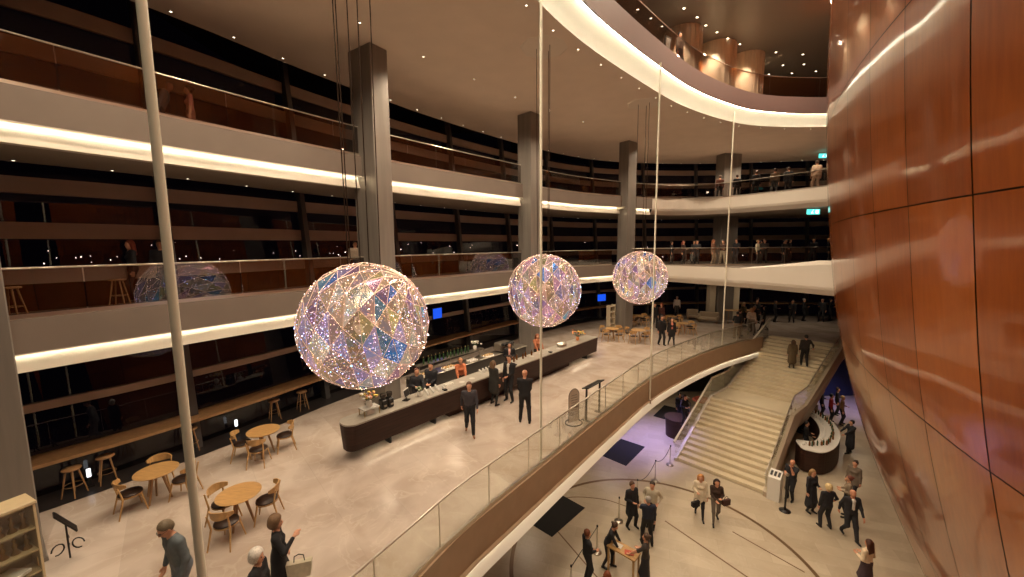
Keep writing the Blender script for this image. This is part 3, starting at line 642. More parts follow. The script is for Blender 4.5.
def person(loc, face, label, H=1.75, top=(.02, .02, .025), bot=(.02, .02, .025), shoe=(.01, .01, .01), hair=(.05, .03, .02), style='short', legs='stand', arms=('down', 'down'), lean=0.0, coat=None, skirt=None, accent=None, sleeves=True, res=.027, group=None, skin=SKIN, fem=False, headturn=0, nod=0.0, glasses=False, cap=None, floorz=None):
    s = H / 1.75; hip = np.array([0, 0, .93]); R = lambda v: rotx(np.array(v, float), -lean, hip)
    pr = []; add = lambda a, b, ra, rb, sq, t: pr.append((np.array(a, float), np.array(b, float), ra, rb, sq, t))
    sw = .175 if fem else .195
    # legs
    fy = {'stand': (.02, -.02, 0, 0), 'walk': (.24, -.22, 0, .06), 'walkr': (-.22, .24, .06, 0), 'apart': (.05, -.03, 0, 0), 'step': (.14, -.10, 0, 0)}[legs]; spread = .15 if legs == 'apart' else .10
    for sd, y, dz in ((-1, fy[0], fy[2]), (1, fy[1], fy[3])):
        hp = np.array([sd * .092, 0, .92]); an = np.array([sd * spread, y, .09 + dz]); kn, an = ik(hp, an, .44, .42, (0, 1, 0))
        bt = 0 if (skirt and skirt > .3 and bot is None) else 2; leg = 2
        add(hp, kn, .100 if not fem else .092, .072 if not fem else .064, 1, leg); add(kn, an + np.array([0, 0, .03]), .072 if not fem else .060, .056 if not fem else .042, 1, leg)
        add(an + np.array([0, -.04, -.045]), an + np.array([sd * .02, .14, -.052]), .040, .036, 1, 3)
    # torso
    add(R((-.06, 0, .95)), R((.06, 0, .95)), .125 if not fem else .13, .125 if not fem else .13, .85, 2)
    g0, g1 = (.122, .130) if not fem else (.100, .108)
    for sd in (-1, 1):
        add(R((sd * .052, 0, .99)), R((sd * .055, 0, 1.10)), .118, g0, .84, 1); add(R((sd * .055, 0, 1.10)), R((sd * .082, .0, 1.32)), g0, g1, .82, 1)
    if fem: add(R((-.07, .07, 1.27)), R((.07, .07, 1.27)), .062, .062, 1, 1)
    add(R((-sw + .04, -.01, 1.40)), R((sw - .04, -.01, 1.40)), .082, .082, .9, 1)
    add(R((0, -.01, 1.42)), R((0, .015, 1.54)), .055, .05, 1, 0)
    if coat: add(R((-.05, 0, 1.0)), (-.05, 0, coat), .15, .15 + .03, .8, 1); add(R((.05, 0, 1.0)), (.05, 0, coat), .15, .18, .8, 1)
    if skirt: add((-.04, 0, .98), (-.06, 0, skirt), .12, .17, .85, 2); add((.04, 0, .98), (.06, 0, skirt), .12, .17, .85, 2)
    if accent: add(R((0, .075, 1.40)), R((0, .095, 1.12)), .05, .028, 1, 4)
    # arms
    hands = []
    for sd, a in ((-1, arms[0]), (1, arms[1])):
        W = list(ARMS[a]); W[0] *= sd
        if a == 'front' and sd == 1: W[1] += .035; W[2] += .02
        Sh = R((sd * sw, -.01, 1.415)); Wr = R(W) if a not in ('down',) else R(W)
        El, Wr = ik(Sh, Wr, .29, .26, (sd * .6, -1, -.4)); at = 1 if sleeves else 0
        add(Sh, El, .062, .050, 1, 1 if sleeves or True else 0); add(El, El + (Wr - El) * .9, .049, .038, 1, at); add(El + (Wr - El) * .9, Wr, .026, .025, 1, 0)
        hands.append((El, Wr, sd, a))
    # head
    ca, sa = math.cos(headturn), math.sin(headturn)
    def Hh(v):
        v = rotx(np.array(v, float), -nod, np.array([0, 0, 1.53])); x, y = v[0], v[1] - .01; return R((x * ca - y * sa, x * sa + y * ca + .01, v[2]))
    add(Hh((0, .005, 1.655)), Hh((0, .012, 1.62)), .088, .082, 1, 0); add(Hh((0, .03, 1.60)), Hh((0, .052, 1.565)), .062, .042, 1, 0)
    add(Hh((0, .092, 1.635)), Hh((0, .112, 1.602)), .010, .015, 1, 0)
    if res < .02:
        for sd in (-1, 1): add(Hh((sd * .088, .0, 1.635)), Hh((sd * .092, -.01, 1.60)), .012, .010, 1, 0)
        add(Hh((-.018, .092, 1.572)), Hh((.018, .092, 1.572)), .010, .010, 1, 5)
        for sd in (-1, 1): add(Hh((sd * .033, .083, 1.64)), Hh((sd * .033, .084, 1.64)), .011, .011, 1, 6)
    V, Q, T = grow(pr, res, .04, 'b', None)
    # hands: palm, four fingers and thumb, on a finer grid, seated into the wrist
    hv = []; 
    for (El, Wr, sd, a) in hands:
        u = (Wr - El) / np.linalg.norm(Wr - El); side = np.cross(u, (0, 0, 1.0))
        if np.linalg.norm(side) < .2: side = np.array([0, 1.0, 0])
        if a == 'down' or a.startswith('swing'): side = np.array([0, 1.0, 0])
        side -= u * (side @ u); side /= np.linalg.norm(side); nrm = np.cross(u, side)
        if nrm[0] * sd > 0: nrm = -nrm
        hp = []
        pc = Wr + u * .05; hp.append((Wr - u * .015, Wr + u * .03, .024, .026, 1, 0))
        for j, (o, l) in enumerate(((-.030, .062), (-.010, .075), (.011, .080), (.032, .072))):
            k0 = Wr + u * .085 + side * o; hp.append((Wr + u * .02 + side * o * .6, k0, .016, .0135, 1, 0))
            k1 = k0 + u * l * .5 + nrm * l * .18; k2 = k1 + u * l * .38 + nrm * l * .38
            hp.append((k0, k1, .0105, .0095, 1, 0)); hp.append((k1, k2, .0095, .008, 1, 0))
        t0 = Wr + u * .03 + side * .028; t1 = t0 + u * .035 + side * .028 + nrm * .012; hp.append((t0, t1, .014, .012, 1, 0)); hp.append((t1, t1 + u * .032 + nrm * .012, .011, .0095, 1, 0))
        h_ = .0085 if res < .02 else .013
        hv.append(grow(hp, h_, .008, 'h', None))
    for (v, q, t) in hv: Q = np.concatenate([Q, q + len(V)]); V = np.concatenate([V, v]); T = np.concatenate([T, t])
    me = bpy.data.meshes.new('person'); me.from_pydata((V * s).tolist(), [], Q.tolist())
    sk = mat('skin_%d' % int(skin[0] * 1000), skin, .55); acc = cloth(accent) if accent else sk
    for mm in (sk, cloth(top), cloth(bot), cloth(shoe, .4), acc, mat('lips', (.35, .12, .10), .5), mat('eye_dark', (.03, .02, .02), .3)): me.materials.append(mm)
    me.polygons.foreach_set('material_index', T.astype(np.int32)); me.polygons.foreach_set('use_smooth', np.ones(len(Q), bool)); me.update()
    o = bpy.data.objects.new('person', me); COL.objects.link(o); o.location = loc; yaw = math.atan2(-face[0], face[1]); o.rotation_euler.z = yaw
    tag(o, label, 'person', group)
    # hair
    if style != 'bald':
        hp = [(Hh((0, -.012, 1.672)), Hh((0, -.02, 1.64)), .096, .092, 1, 0)]
        if style == 'bun': hp.append((Hh((0, -.11, 1.70)), Hh((0, -.12, 1.70)), .04, .04, 1, 0))
        if style in ('long', 'bob'):
            zb = 1.50 if style == 'bob' else 1.36
            for x in (-.065, 0, .065): hp.append((Hh((x, -.045, 1.64)), R((x * 1.2, -.075, zb)), .06, .045, 1, 0))
        if style == 'curly': hp[0] = (Hh((0, -.015, 1.685)), Hh((0, -.03, 1.63)), .118, .112, 1, 0)
        iR = lambda G: G
        fc = Hh((0, .15, 1.575)); tp = Hh((0, .12, 1.60))
        def cut(G):                                    # opens the hair over the face
            return np.maximum(-(np.linalg.norm((G - np.array(fc)) * np.array([1.0, 1, .85]), axis=-1) - .125), -(G[..., 2] - (1.57 if style in ('short', 'bun') else 1.2)) if lean < .3 else -9)
        def cut2(G): return np.maximum(cut(G), -9)
        v, q, t = grow(hp, max(.012, res * .8), .03, 'hair', None, cut=cut2)
        if len(q):
            m2 = bpy.data.meshes.new('hair'); m2.from_pydata((v * s).tolist(), [], q.tolist()); m2.materials.append(mat('hair_%02x%02x' % (int(hair[0] * 255), int(hair[2] * 255)), hair, .6, var=.25, scale=40)); m2.polygons.foreach_set('use_smooth', np.ones(len(q), bool))
            ho = bpy.data.objects.new('hair' if not cap else 'flat_cap', m2); COL.objects.link(ho); ho.parent = o
    if glasses:
        mb = MB()
        for sd in (-1, 1):
            c = Hh((sd * .034, .105, 1.637)); mb.tube([np.array(c) * s + np.array([math.cos(a) * .026, 0, math.sin(a) * .02]) for a in np.linspace(0, 2 * PI, 13)], .0035, 5, caps=False); mb.tube([np.array(Hh((sd * .06, .10, 1.64))) * s, np.array(Hh((sd * .092, .0, 1.64))) * s], .003, 5)
        mb.build('spectacles', M_black, o)
    return o
BLK = (.012, .011, .013); NAVY = (.015, .02, .04); GREY = (.10, .10, .105); BROWNH = (.07, .035, .018); BLOND = (.5, .33, .15); GREYH = (.32, .29, .26); WHITEH = (.65, .60, .54); JEANS = (.06, .08, .12)
CAM = Vector((0, 0))
def tocam(x, y): return (-x, -y)

# ---- foreground and foyer people
person((-5.36, 5.76, 0), (-.45, -.89), 'man in grey sweater and tweed cap walking left, near the bottom left', 1.80, top=srgb(100, 108, 112), bot=srgb(112, 120, 130), hair=srgb(112, 98, 78), style='short', legs='walk', arms=('pocket', 'pocket'), lean=.16, res=.013, glasses=True, nod=.30, cap=True, accent=None)
p = person((-3.95, 6.0, 0), (.86, .45), 'woman in a long black coat with curly grey-brown hair, carrying a pale handbag', 1.57, top=BLK, bot=BLK, hair=srgb(120, 92, 66), style='curly', legs='step', arms=('pocket', 'chin'), coat=.55, res=.014, fem=True)
person((-3.85, 5.36, 0), (.9, .1), 'white-haired person in black at the bottom edge beside the woman with the bag', 1.50, top=BLK, bot=BLK, hair=WHITEH, style='curly', coat=.5, res=.015, fem=True)
person((-1.38, 11.89, 0), (.15, -1), 'man in dark grey shirt and tan shoes walking in front of the bar', 1.72, top=srgb(58, 54, 60), bot=BLK, shoe=srgb(140, 90, 50), hair=srgb(90, 60, 45), legs='walk', arms=('swing', 'swingb'))
person((-.72, 14.16, 0), (.5, .6), 'person in a dark olive coat with their back turned, talking beside the bar', 1.72, top=srgb(46, 44, 40), bot=srgb(36, 36, 34), hair=srgb(110, 84, 60), coat=.62, legs='apart', arms=('front', 'down'), fem=True, style='bob')
person((-.12, 14.52, 0), (-.5, -.8), 'man in black suit and open white shirt facing the olive coat at the bar', 1.82, top=BLK, bot=BLK, hair=srgb(60, 38, 26), accent=srgb(225, 215, 200), legs='apart', arms=('front', 'down'))
person((.40, 12.64, 0), (.1, 1), 'balding man in black seen from behind between the bar and the railing', 1.86, top=BLK, bot=BLK, hair=srgb(150, 105, 75), style='bald', legs='apart', arms=('front', 'front'))
person((8.86, 22.74, 0), (.2, -1), 'man in black walking with the woman in pink top past the far tables', 1.78, top=BLK, bot=BLK, legs='step', arms=('down', 'down'))
person((9.36, 22.5, 0), (-.1, -1), 'woman in black coat over a pink top striding past the far tables', 1.68, top=srgb(26, 20, 20), bot=BLK, accent=srgb(200, 120, 100), style='long', hair=BROWNH, legs='walk', fem=True, coat=.75)
person((10.1, 27.3, 0), (.3, -1), 'tall person in black standing behind the walking couple, left of the round table', 1.85, top=BLK, bot=BLK, legs='apart')
person((10.7, 27.6, 0), (-.6, -.6), 'red-haired person in dark clothes behind the walking couple', 1.75, top=srgb(70, 28, 20), bot=BLK, hair=srgb(150, 70, 35), style='curly', fem=True)
person((13.5, 31.6, 0), (-.4, -1), 'person in a white shirt standing by the far windows', 1.72, top=srgb(200, 190, 180), bot=srgb(60, 60, 60), hair=GREYH)
person((16.2, 22.0, -1.25), (.35, 1), 'woman in a long olive brown coat climbing the top of the stairs', 1.68, top=srgb(88, 72, 48), bot=srgb(70, 56, 40), hair=BROWNH, style='bob', coat=.42, fem=True, res=.024)
person((16.85, 21.9, -1.095), (.35, 1), 'man in a dark suit climbing the stairs beside the olive coat', 1.84, top=srgb(44, 34, 28), bot=srgb(26, 22, 20), hair=BLK, legs='step', arms=('down', 'out'), res=.024)
person((9.05, 19.75, -3.577), (.3, -1), 'woman in black standing alone on the lower left of the stairs', 1.66, top=BLK, bot=BLK, hair=BROWNH, style='long', arms=('hold', 'hold'), fem=True, res=.022)
for k, (x, y, t, b, l, hr, f, hs) in enumerate([
    (14.2, 24.2, BLK, srgb(130, 110, 90), 'person in black jacket and beige trousers leaning on the railing at the stair top', BLK, (.3, 1), 'short'),
    (14.75, 24.9, srgb(50, 38, 30), srgb(120, 104, 88), 'person in brown jacket and pale trousers at the railing by the stair top', BROWNH, (1, .2), 'short'),
    (15.7, 25.2, srgb(215, 200, 185), srgb(140, 130, 120), 'woman in a white blouse at the stair top railing', BLOND, (-.5, -1), 'long'),
    (16.3, 25.9, srgb(40, 36, 34), srgb(110, 100, 90), 'dark-jacketed person with light hair behind the white blouse', GREYH, (-.8, -.3), 'short'),
    (17.2, 26.2, BLK, BLK, 'person in all black striding at the top of the stairs', BLK, (-.7, .5), 'long'),
    (18.3, 28.8, BLK, BLK, 'tall person in black standing behind the stair top', BROWNH, (0, -1), 'short'),
    (16.6, 27.6, srgb(80, 70, 40), BLK, 'person in mustard top in the group behind the stair top', BLOND, (.4, -1), 'bob')]):
    person((x, y, 0), f, l, 1.72 + .03 * (k % 4), top=t, bot=b, hair=hr, style=hs, legs='walk' if k == 4 else 'apart', arms=('reach', 'reach') if k == 0 else ('down', 'hold'), fem=(hs != 'short'), res=.03)
for k, (x, y) in enumerate([(20.0, 29.3), (21.1, 29.0), (22.4, 29.6), (23.5, 29.2), (24.6, 29.8), (26.0, 29.3), (19.2, 30.2)]):
    person((x, y, 0), ((-1) ** k * .8, -.6), 'dark-dressed guest in the dim group under the far gallery', 1.68 + .04 * (k % 4), hair=[BLK, BROWNH, GREYH][k % 3], legs='apart', arms=('down', 'hold'), res=.034, group='guests standing in the dark under the far gallery')

# ---- lower hall people
A = -4.5
person((2.26, 11.1, A), (1, .25), 'man in a black suit standing left of the small wooden table', 1.78, hair=srgb(110, 60, 35), legs='stand', arms=('front', 'front'), res=.022)
person((3.03, 11.68, A), (.9, -.45), 'woman in black with tied hair bending over the small wooden table', 1.68, hair=BROWNH, style='bun', legs='step', arms=('reach', 'reach'), lean=.35, res=.022, fem=True)
person((4.02, 10.95, A), (-.9, .5), 'woman in patterned grey waistcoat and long black skirt right of the small table', 1.75, top=srgb(60, 54, 50), hair=BROWNH, style='bun', arms=('reach', 'hold'), skirt=.2, res=.022, fem=True, sleeves=False)
person((2.55, 9.75, A), (.3, 1), 'brown-haired person at the bottom edge below the small wooden table', 1.60, hair=srgb(120, 62, 34), style='long', fem=True, res=.024)
person((4.37, 13.48, A), (.4, -1), 'man in a knee-length black coat with bare shins, in the group of three', 1.80, bot=BLK, hair=srgb(90, 60, 40), coat=.62, arms=('down', 'hold'), res=.022, legs='apart')
person((5.11, 13.47, A), (-.6, -1), 'bearded man in a cream shirt in the group of three', 1.80, top=srgb(190, 178, 155), bot=srgb(40, 36, 34), hair=srgb(60, 46, 36), arms=('akimbo', 'akimbo'), res=.022, legs='stand')
person((4.66, 12.6, A), (.1, 1), 'grey-haired man in navy suit with his back to the camera, in the group of three', 1.82, top=NAVY, bot=BLK, hair=GREYH, arms=('reach', 'down'), legs='apart', res=.022)
person((7.15, 13.99, A), (-.35, -1), 'blond woman in a white jacket walking away from the stairs', 1.74, top=srgb(220, 205, 180), bot=BLK, hair=srgb(190, 130, 70), style='long', legs='walk', arms=('down', 'hold'), fem=True, coat=.75, res=.022)
person((7.62, 13.71, A), (-.3, -1), 'dark-haired woman in a brown jacket with a white shawl over her arm', 1.72, top=srgb(58, 40, 30), bot=srgb(105, 95, 85), hair=srgb(40, 20, 14), style='bob', legs='walkr', arms=('hold', 'front'), fem=True, res=.022)
person((11.34, 14.95, A), (-.9, -.5), 'bald man in black T-shirt holding a phone to his ear beside the stairs', 1.75, style='bald', arms=('phone', 'hold'), sleeves=False, res=.022, skin=srgb(200, 140, 110))
person((11.61, 14.22, A), (.2, -1), 'woman in long black outfit with light brown hair, left in the lower group', 1.76, hair=srgb(150, 115, 75), style='bob', skirt=.35, fem=True, arms=('hold', 'down'), res=.022)
person((11.51, 13.35, A), (.05, 1), 'blond person in black trouser suit seen from behind in the lower group', 1.72, hair=srgb(215, 190, 140), style='curly', arms=('down', 'out'), legs='apart', res=.022)
person((11.95, 12.85, A), (-.2, -1), 'bald man in open black suit and white shirt walking towards the camera', 1.84, style='bald', accent=srgb(230, 225, 215), arms=('swing', 'swingb'), legs='walk', res=.022, skin=srgb(200, 135, 105))
person((12.75, 13.9, A), (-.6, .4), 'person in a grey jacket with reddish hair in the lower group', 1.70, top=srgb(135, 118, 98), hair=srgb(110, 60, 45), fem=True, style='bun', arms=('hold', 'hold'), res=.022)
person((13.85, 14.9, A), (-.7, -.3), 'dark-haired person in a grey cardigan nearest the timber shell', 1.72, top=srgb(112, 98, 84), hair=srgb(60, 42, 34), coat=.8, fem=True, style='bun', res=.022)
person((16.83, 18.5, A), (-1, .1), 'person in a long black coat standing at the far side of the lower bar', 1.72, coat=.4, hair=BLK, arms=('reach', 'reach'), legs='step', res=.024)
person((10.62, 10.75, A), (-.3, 1), 'woman in a white blouse and dark skirt with brown ponytail, at the bottom right', 1.66, top=srgb(225, 205, 175), bot=srgb(70, 55, 62), hair=srgb(70, 35, 20), style='long', arms=('hold', 'hold'), skirt=.5, fem=True, res=.02)
for k, (x, y, t, l) in enumerate([(14.55, 18.45, BLK, 'bartender in black nearest the bow of the lower bar'), (15.95, 20.75, BLK, 'bartender in black at the far end of the lower bar'), (18.6, 21.9, srgb(150, 30, 22), 'guest in a red top beyond the lower bar'), (18.7, 22.7, BLK, 'guest in black beyond the lower bar'), (19.0, 21.6, srgb(130, 95, 65), 'guest in a tan jacket beyond the lower bar'), (19.8, 22.9, srgb(30, 26, 30), 'guest in a dark coat far behind the lower bar')]):
    person((x, y, A), (.8, -.7), l, 1.72, top=t, hair=[BLK, BROWNH, BLK, GREYH, BLOND, BROWNH][k], legs='apart', arms=('hold', 'front') if k < 2 else ('hold', 'down'), res=.03)

# ---- gallery people
person((-10.6, 10.9, 4.5), (-.5, -.8), 'red-haired woman in black behind the middle gallery railing on the left', 1.72, hair=srgb(130, 55, 30), style='long', fem=True, res=.026)
person((-10.3, 11.5, 4.5), (.5, -.8), 'person half hidden behind the near rod on the middle gallery', 1.72, hair=BROWNH, res=.03)
person((-6.35, 15.9, 4.5), (.6, -.8), 'person in a white shirt on the middle gallery just above the largest sphere', 1.70, top=srgb(205, 190, 170), hair=BLK, res=.03)
person((-10.0, 11.6, 9.0), (.85, .5), 'man in grey jacket leaning forward on the upper gallery at top left', 1.76, top=srgb(120, 108, 104), lean=.4, style='bald', legs='walk', arms=('down', 'down'), res=.024)
person((-9.35, 11.9, 9.0), (-.5, -.5), 'woman in pink dress and dark hair on the upper gallery beside the grey man', 1.66, top=srgb(190, 120, 108), bot=srgb(150, 98, 80), hair=BROWNH, style='bun', skirt=.25, fem=True, sleeves=False, res=.024)
for k, (x, y, t, b, l, hr, hs) in enumerate([
    (12.4, 28.3, srgb(60, 38, 32), BLK, 'guest in brown with reddish hair at the left of the crowded gallery end', srgb(130, 60, 45), 'bob'),
    (13.2, 27.9, BLK, BLK, 'guest in black beside the reddish-haired one on the far gallery', BLK, 'short'),
    (14.2, 27.6, srgb(130, 90, 70), srgb(150, 130, 110), 'guest in tan top and beige trousers on the far gallery', srgb(130, 75, 40), 'bob'),
    (15.0, 27.8, srgb(70, 50, 40), srgb(170, 155, 135), 'guest in dark top and pale trousers on the far gallery', BROWNH, 'short'),
    (17.2, 27.4, srgb(215, 205, 180), srgb(52, 44, 40), 'man in a cream shirt in the middle of the far gallery crowd', BLOND, 'short'),
    (18.0, 27.9, srgb(46, 38, 34), srgb(30, 28, 28), 'guest in dark grey just right of the cream shirt', BROWNH, 'short'),
    (18.9, 27.2, BLK, BLK, 'guest in black with hands on the far gallery railing', BLK, 'short'),
    (19.5, 27.9, BLK, BLK, 'guest in black behind the railing near the parapet', GREYH, 'short'),
    (22.6, 27.9, BLK, srgb(50, 44, 40), 'blond guest in black near the timber shell on the middle gallery', srgb(190, 130, 70), 'curly'),
    (23.6, 28.2, srgb(150, 110, 80), BLK, 'guest in tan near the timber shell on the middle gallery', srgb(180, 120, 70), 'curly'),
    (24.7, 28.3, srgb(90, 80, 70), BLK, 'guest in grey at the shell end of the middle gallery', GREYH, 'short')]):
    person((x, y, 4.5), ((-1) ** k * .7, -.9), l, 1.7 + .03 * (k % 3), top=t, bot=b, hair=hr, style=hs, fem=hs != 'short', legs='apart', arms=('hold', 'down'), res=.032)
for k, (x, y) in enumerate([(12.0, 29.4), (13.6, 29.2), (15.6, 29.0), (16.4, 28.6), (18.6, 29.3), (20.2, 28.9), (21.0, 29.6), (21.8, 28.3), (24.0, 29.2)]):
    person((x, y, 4.5), ((-1) ** k * .8, -.5), 'dark-dressed guest at the back of the crowd on the far middle gallery', 1.68 + .04 * (k % 4), hair=[BROWNH, BLK, GREYH][k % 3], legs='apart', arms=('hold', 'down'), res=.034, group='guests at the back of the far middle gallery')
person((17.95, 23.5, 9.0), (.2, 1), 'person dressed all in white standing on the upper gallery next to the timber shell', 1.78, top=srgb(205, 175, 150), bot=srgb(205, 180, 155), hair=BROWNH, legs='apart', res=.026)
for k, (x, y, t) in enumerate([(16.9, 25.6, srgb(120, 100, 78)), (16.2, 26.4, BLK), (15.4, 27.2, BLK), (14.6, 27.9, srgb(90, 50, 36)), (17.5, 25.2, BLK)]):
    person((x, y, 9.0), (.5, 1), ['guest in beige jacket', 'guest in black with folded arms', 'short guest in black', 'guest in a rust top', 'guest in dark coat'][k] + ' on the far upper gallery', [1.70, 1.74, 1.62, 1.7, 1.72][k], top=t, hair=BROWNH, legs='apart', res=.034)
person((7.75, 18.95, 13.85), (.5, -.6), 'person in pale top sitting back on the top gallery by the maple drums', 1.72, top=srgb(150, 130, 118), hair=BLK, res=.03)

# ------------------------------------------------------------------ furniture
def bar_pt(s, o): return Vector((-4.6 + .662 * s - .749 * o, 10.1 + .749 * s + .662 * o))
BRZ = math.atan2(.749, .662)
def side_word(v):
    return 'far' if v.y > abs(v.x) else 'near' if -v.y > abs(v.x) else 'left' if v.x < 0 else 'right'
def make_chair():
    r = empty('dining_chair', (0, 0, 0)); legm = M_oak
    mb = MB(); mb.lathe([(.02, .44), (.20, .44), (.225, .455), (.22, .475), (.02, .485)], n=20, sx=1.0, sy=.95); mb.build('seat', M_seat, r)
    mb = MB(); mb.lathe([(.19, .405), (.215, .41), (.215, .44), (.19, .44)], n=20); mb.build('seat_frame', legm, r)
    for sx in (-1, 1):
        mb = MB(); mb.tube([(sx * .15, .15, .43), (sx * .215, .22, 0)], [.02, .013], 8); mb.build('leg', legm, r)
        mb = MB(); mb.tube([(sx * .225, -.27, 0), (sx * .185, -.17, .42), (sx * .20, -.20, .60), (sx * .205, -.235, .74)], [.013, .02, .017, .014], 8); mb.build('leg', legm, r)
    mb = MB(); pts = []
    for k in range(13):
        a = math.radians(205 + 130 * k / 12); pts.append((math.cos(a) * .25, math.sin(a) * .25 + .01))
    n = len(pts); vs = []
    for k, (x, y) in enumerate(pts):
        e = math.sin(PI * k / 12); zc = .735; hh = .035 + .055 * e; d = Vector((x, y)).normalized() * .011
        vs += [(x - d.x, y - d.y, zc - hh), (x + d.x, y + d.y, zc - hh), (x + d.x * 2.4, y + d.y * 2.4, zc + hh), (x + d.x * .4, y + d.y * .4, zc + hh)]
    fs = [(i * 4 + j, i * 4 + (j + 1) % 4, (i + 1) * 4 + (j + 1) % 4, (i + 1) * 4 + j) for i in range(n - 1) for j in range(4)] + [(3, 2, 1, 0), (n * 4 - 4, n * 4 - 3, n * 4 - 2, n * 4 - 1)]
    mb.add(vs, fs, 0, False); mb.build('backrest', legm, r)
    return r
def make_table(R=.42, h=.74, nleg=3):
    r = empty('round_table', (0, 0, 0))
    mb = MB(); mb.lathe([(.01, h - .022), (R - .02, h - .022), (R, h - .008), (R, h), (.01, h)], n=36, smooth=False); mb.build('tabletop', M_oak, r)
    mb = MB(); mb.lathe([(.10, h - .06), (.12, h - .022), (.01, h - .022)], n=16); mb.build('hub', M_oakd, r)
    for k in range(nleg):
        a = 2 * PI * k / nleg + .4; c, s = math.cos(a), math.sin(a); mb = MB(); mb.tube([(c * .09, s * .09, h - .04), (c * .24, s * .24, 0)], [.032, .02], 8); mb.build('leg', M_oakd, r)
    return r
chair0 = make_chair(); table0 = make_table(); used = {'c': False, 't': False}
def put(proto, key, x, y, z, rz, label, cat, group):
    if not used[key]: o = proto; used[key] = True
    else: o = dup(proto)
    o.location = (x, y, z); o.rotation_euler.z = rz; tag(o, label, cat, group); return o
for (x, y, nm, cs) in [(-8.50, 8.75, 'the cafe table nearest the window counter', [(238, .46), (128, .50), (15, .50)]),
                   (-5.92, 7.86, 'the cafe table beside the near rod', [(165, .44), (-82, .48), (24, .48)]),
                   (-7.22, 10.75, 'the cafe table closest to the bar', [(198, .52), (-72, .50), (34, .5)])]:
    put(table0, 't', x, y, 0, random.random(), 'round light oak cafe table, ' + nm.replace('the cafe table ', ''), 'table', 'round oak tables near the bar')
    for a, d in cs:
        a = math.radians(a); v = Vector((math.cos(a), math.sin(a))); d += .02; px, py = x + v.x * d, y + v.y * d
        put(chair0, 'c', px, py, 0, math.atan2(v.x, -v.y) + random.uniform(-.15, .15), 'oak chair on the %s side of %s' % (side_word(v), nm), 'chair', 'oak chairs near the bar')
far_t = [(6.28, 24.1, 'the table left of the third column'), (7.75, 23.6, 'the table before the third column'), (11.4, 25.6, 'the table right of the walking couple'), (11.6, 28.1, 'the table behind the walking couple'), (9.3, 28.4, 'the table behind the third column')]
for (x, y, nm) in far_t:
    put(table0, 't', x, y, 0, random.random(), 'round light oak cafe table, ' + nm, 'table', 'round oak tables at the far end')
    for a in (30, 125, 215, 305):
        a = math.radians(a + random.uniform(-15, 15)); v = Vector((math.cos(a), math.sin(a)))
        put(chair0, 'c', x + v.x * .6, y + v.y * .6, 0, math.atan2(v.x, -v.y), 'oak chair on the %s side of %s' % (side_word(v), nm), 'chair', 'oak chairs at the far end')
# bar stools
def make_stool():
    r = empty('bar_stool', (0, 0, 0)); mb = MB(); mb.lathe([(.02, .66), (.16, .66), (.18, .675), (.17, .70), (.02, .70)], n=20); mb.build('seat', M_oakd, r)
    for k in range(4):
        a = PI / 4 + k * PI / 2; c, s = math.cos(a), math.sin(a); mb = MB(); mb.tube([(c * .10, s * .10, .67), (c * .22, s * .22, 0)], [.02, .014], 8); mb.build('leg', M_oakd, r)
    mb = MB(); mb.tube([(math.cos(a) * .17, math.sin(a) * .17, .27) for a in np.linspace(0, 2 * PI, 17)], .008, 6, caps=False); mb.build('footrest', M_oakd, r)
    return r
stool0 = make_stool(); used['s'] = False
for (x, y, z, l) in [(-10.75, 8.95, 0, 'bar stool at the window counter beside the display cabinet'), (-10.5, 9.5, 0, 'second bar stool from the display cabinet at the window counter'), (-8.35, 13.1, 0, 'left of two bar stools standing beneath the largest sphere'), (-7.8, 13.9, 0, 'right of two bar stools standing beneath the largest sphere'), (-9.55, 11.0, 0, 'bar stool behind the near rod at the window counter'), (-10.75, 8.3, 4.5, 'bar stool on the middle gallery at the left edge'), (-10.35, 10.2, 4.5, 'bar stool on the middle gallery behind the sphere reflection')]:
    put(stool0, 's', x, y, z, random.random(), l, 'stool', 'wooden bar stools')
# lounge chairs, high table and shelf by the broad column
M_linen = mat('beige_linen', (.38, .30, .21), .85, var=.1, scale=20)
def lounge(x, y, w, rz, label, cat, name):
    r = empty(name, (x, y, 0), rz); mb = MB(); mb.box((0, 0, .30), (w, .7, .2), bev=.06); mb.build('seat', M_linen, r)
    mb = MB(); mb.box((0, -.32, .55), (w, .16, .5), bev=.07, tilt=.15); mb.build('backrest', M_linen, r)
    for sx in (-1, 1): mb = MB(); mb.box((sx * (w / 2 - .05), 0, .42), (.14, .7, .3), bev=.05); mb.build('armrest', M_linen, r)
    for sx in (-1, 1):
        for sy in (-1, 1): mb = MB(); mb.tube([(sx * (w / 2 - .12), sy * .25, .22), (sx * (w / 2 - .08), sy * .3, 0)], .02, 8); mb.build('leg', M_oakd, r)
    tag(r, label, cat)
lounge(14.3, 30.5, .85, 2.8, 'beige armchair standing left of the sofa by the broad column', 'armchair', 'armchair')
lounge(14.95, 29.3, 1.4, 2.5, 'beige two-seat sofa in front of the broad column', 'sofa', 'sofa')
r = empty('high_table', (17.0, 29.0, 0)); mb = MB(); mb.box((0, 0, .98), (1.9, .6, .05), bev=.01); mb.build('tabletop', M_oak, r)
for sx in (-.85, .85):
    for sy in (-.24, .24): mb = MB(); mb.tube([(sx * .95, sy, .96), (sx, sy, 0)], .022, 8); mb.build('leg', M_oakd, r)
tag(r, 'long high oak table standing against the broad column', 'table')
r = empty('ladder_shelf', (6.75, 26.3, 0), .7)
for sx in (-.28, .28): mb = MB(); mb.box((sx, 0, .95), (.05, .3, 1.9)); mb.build('side_rail', mat('cream_wood', (.5, .42, .3), .5), r)
for k in range(5): mb = MB(); mb.box((0, 0, .2 + k * .4), (.56, .3, .03)); mb.build('shelf', mat('cream_wood', (.5, .42, .3), .5), r)
tag(r, 'tall open pale wood shelf left of the third column', 'shelf')

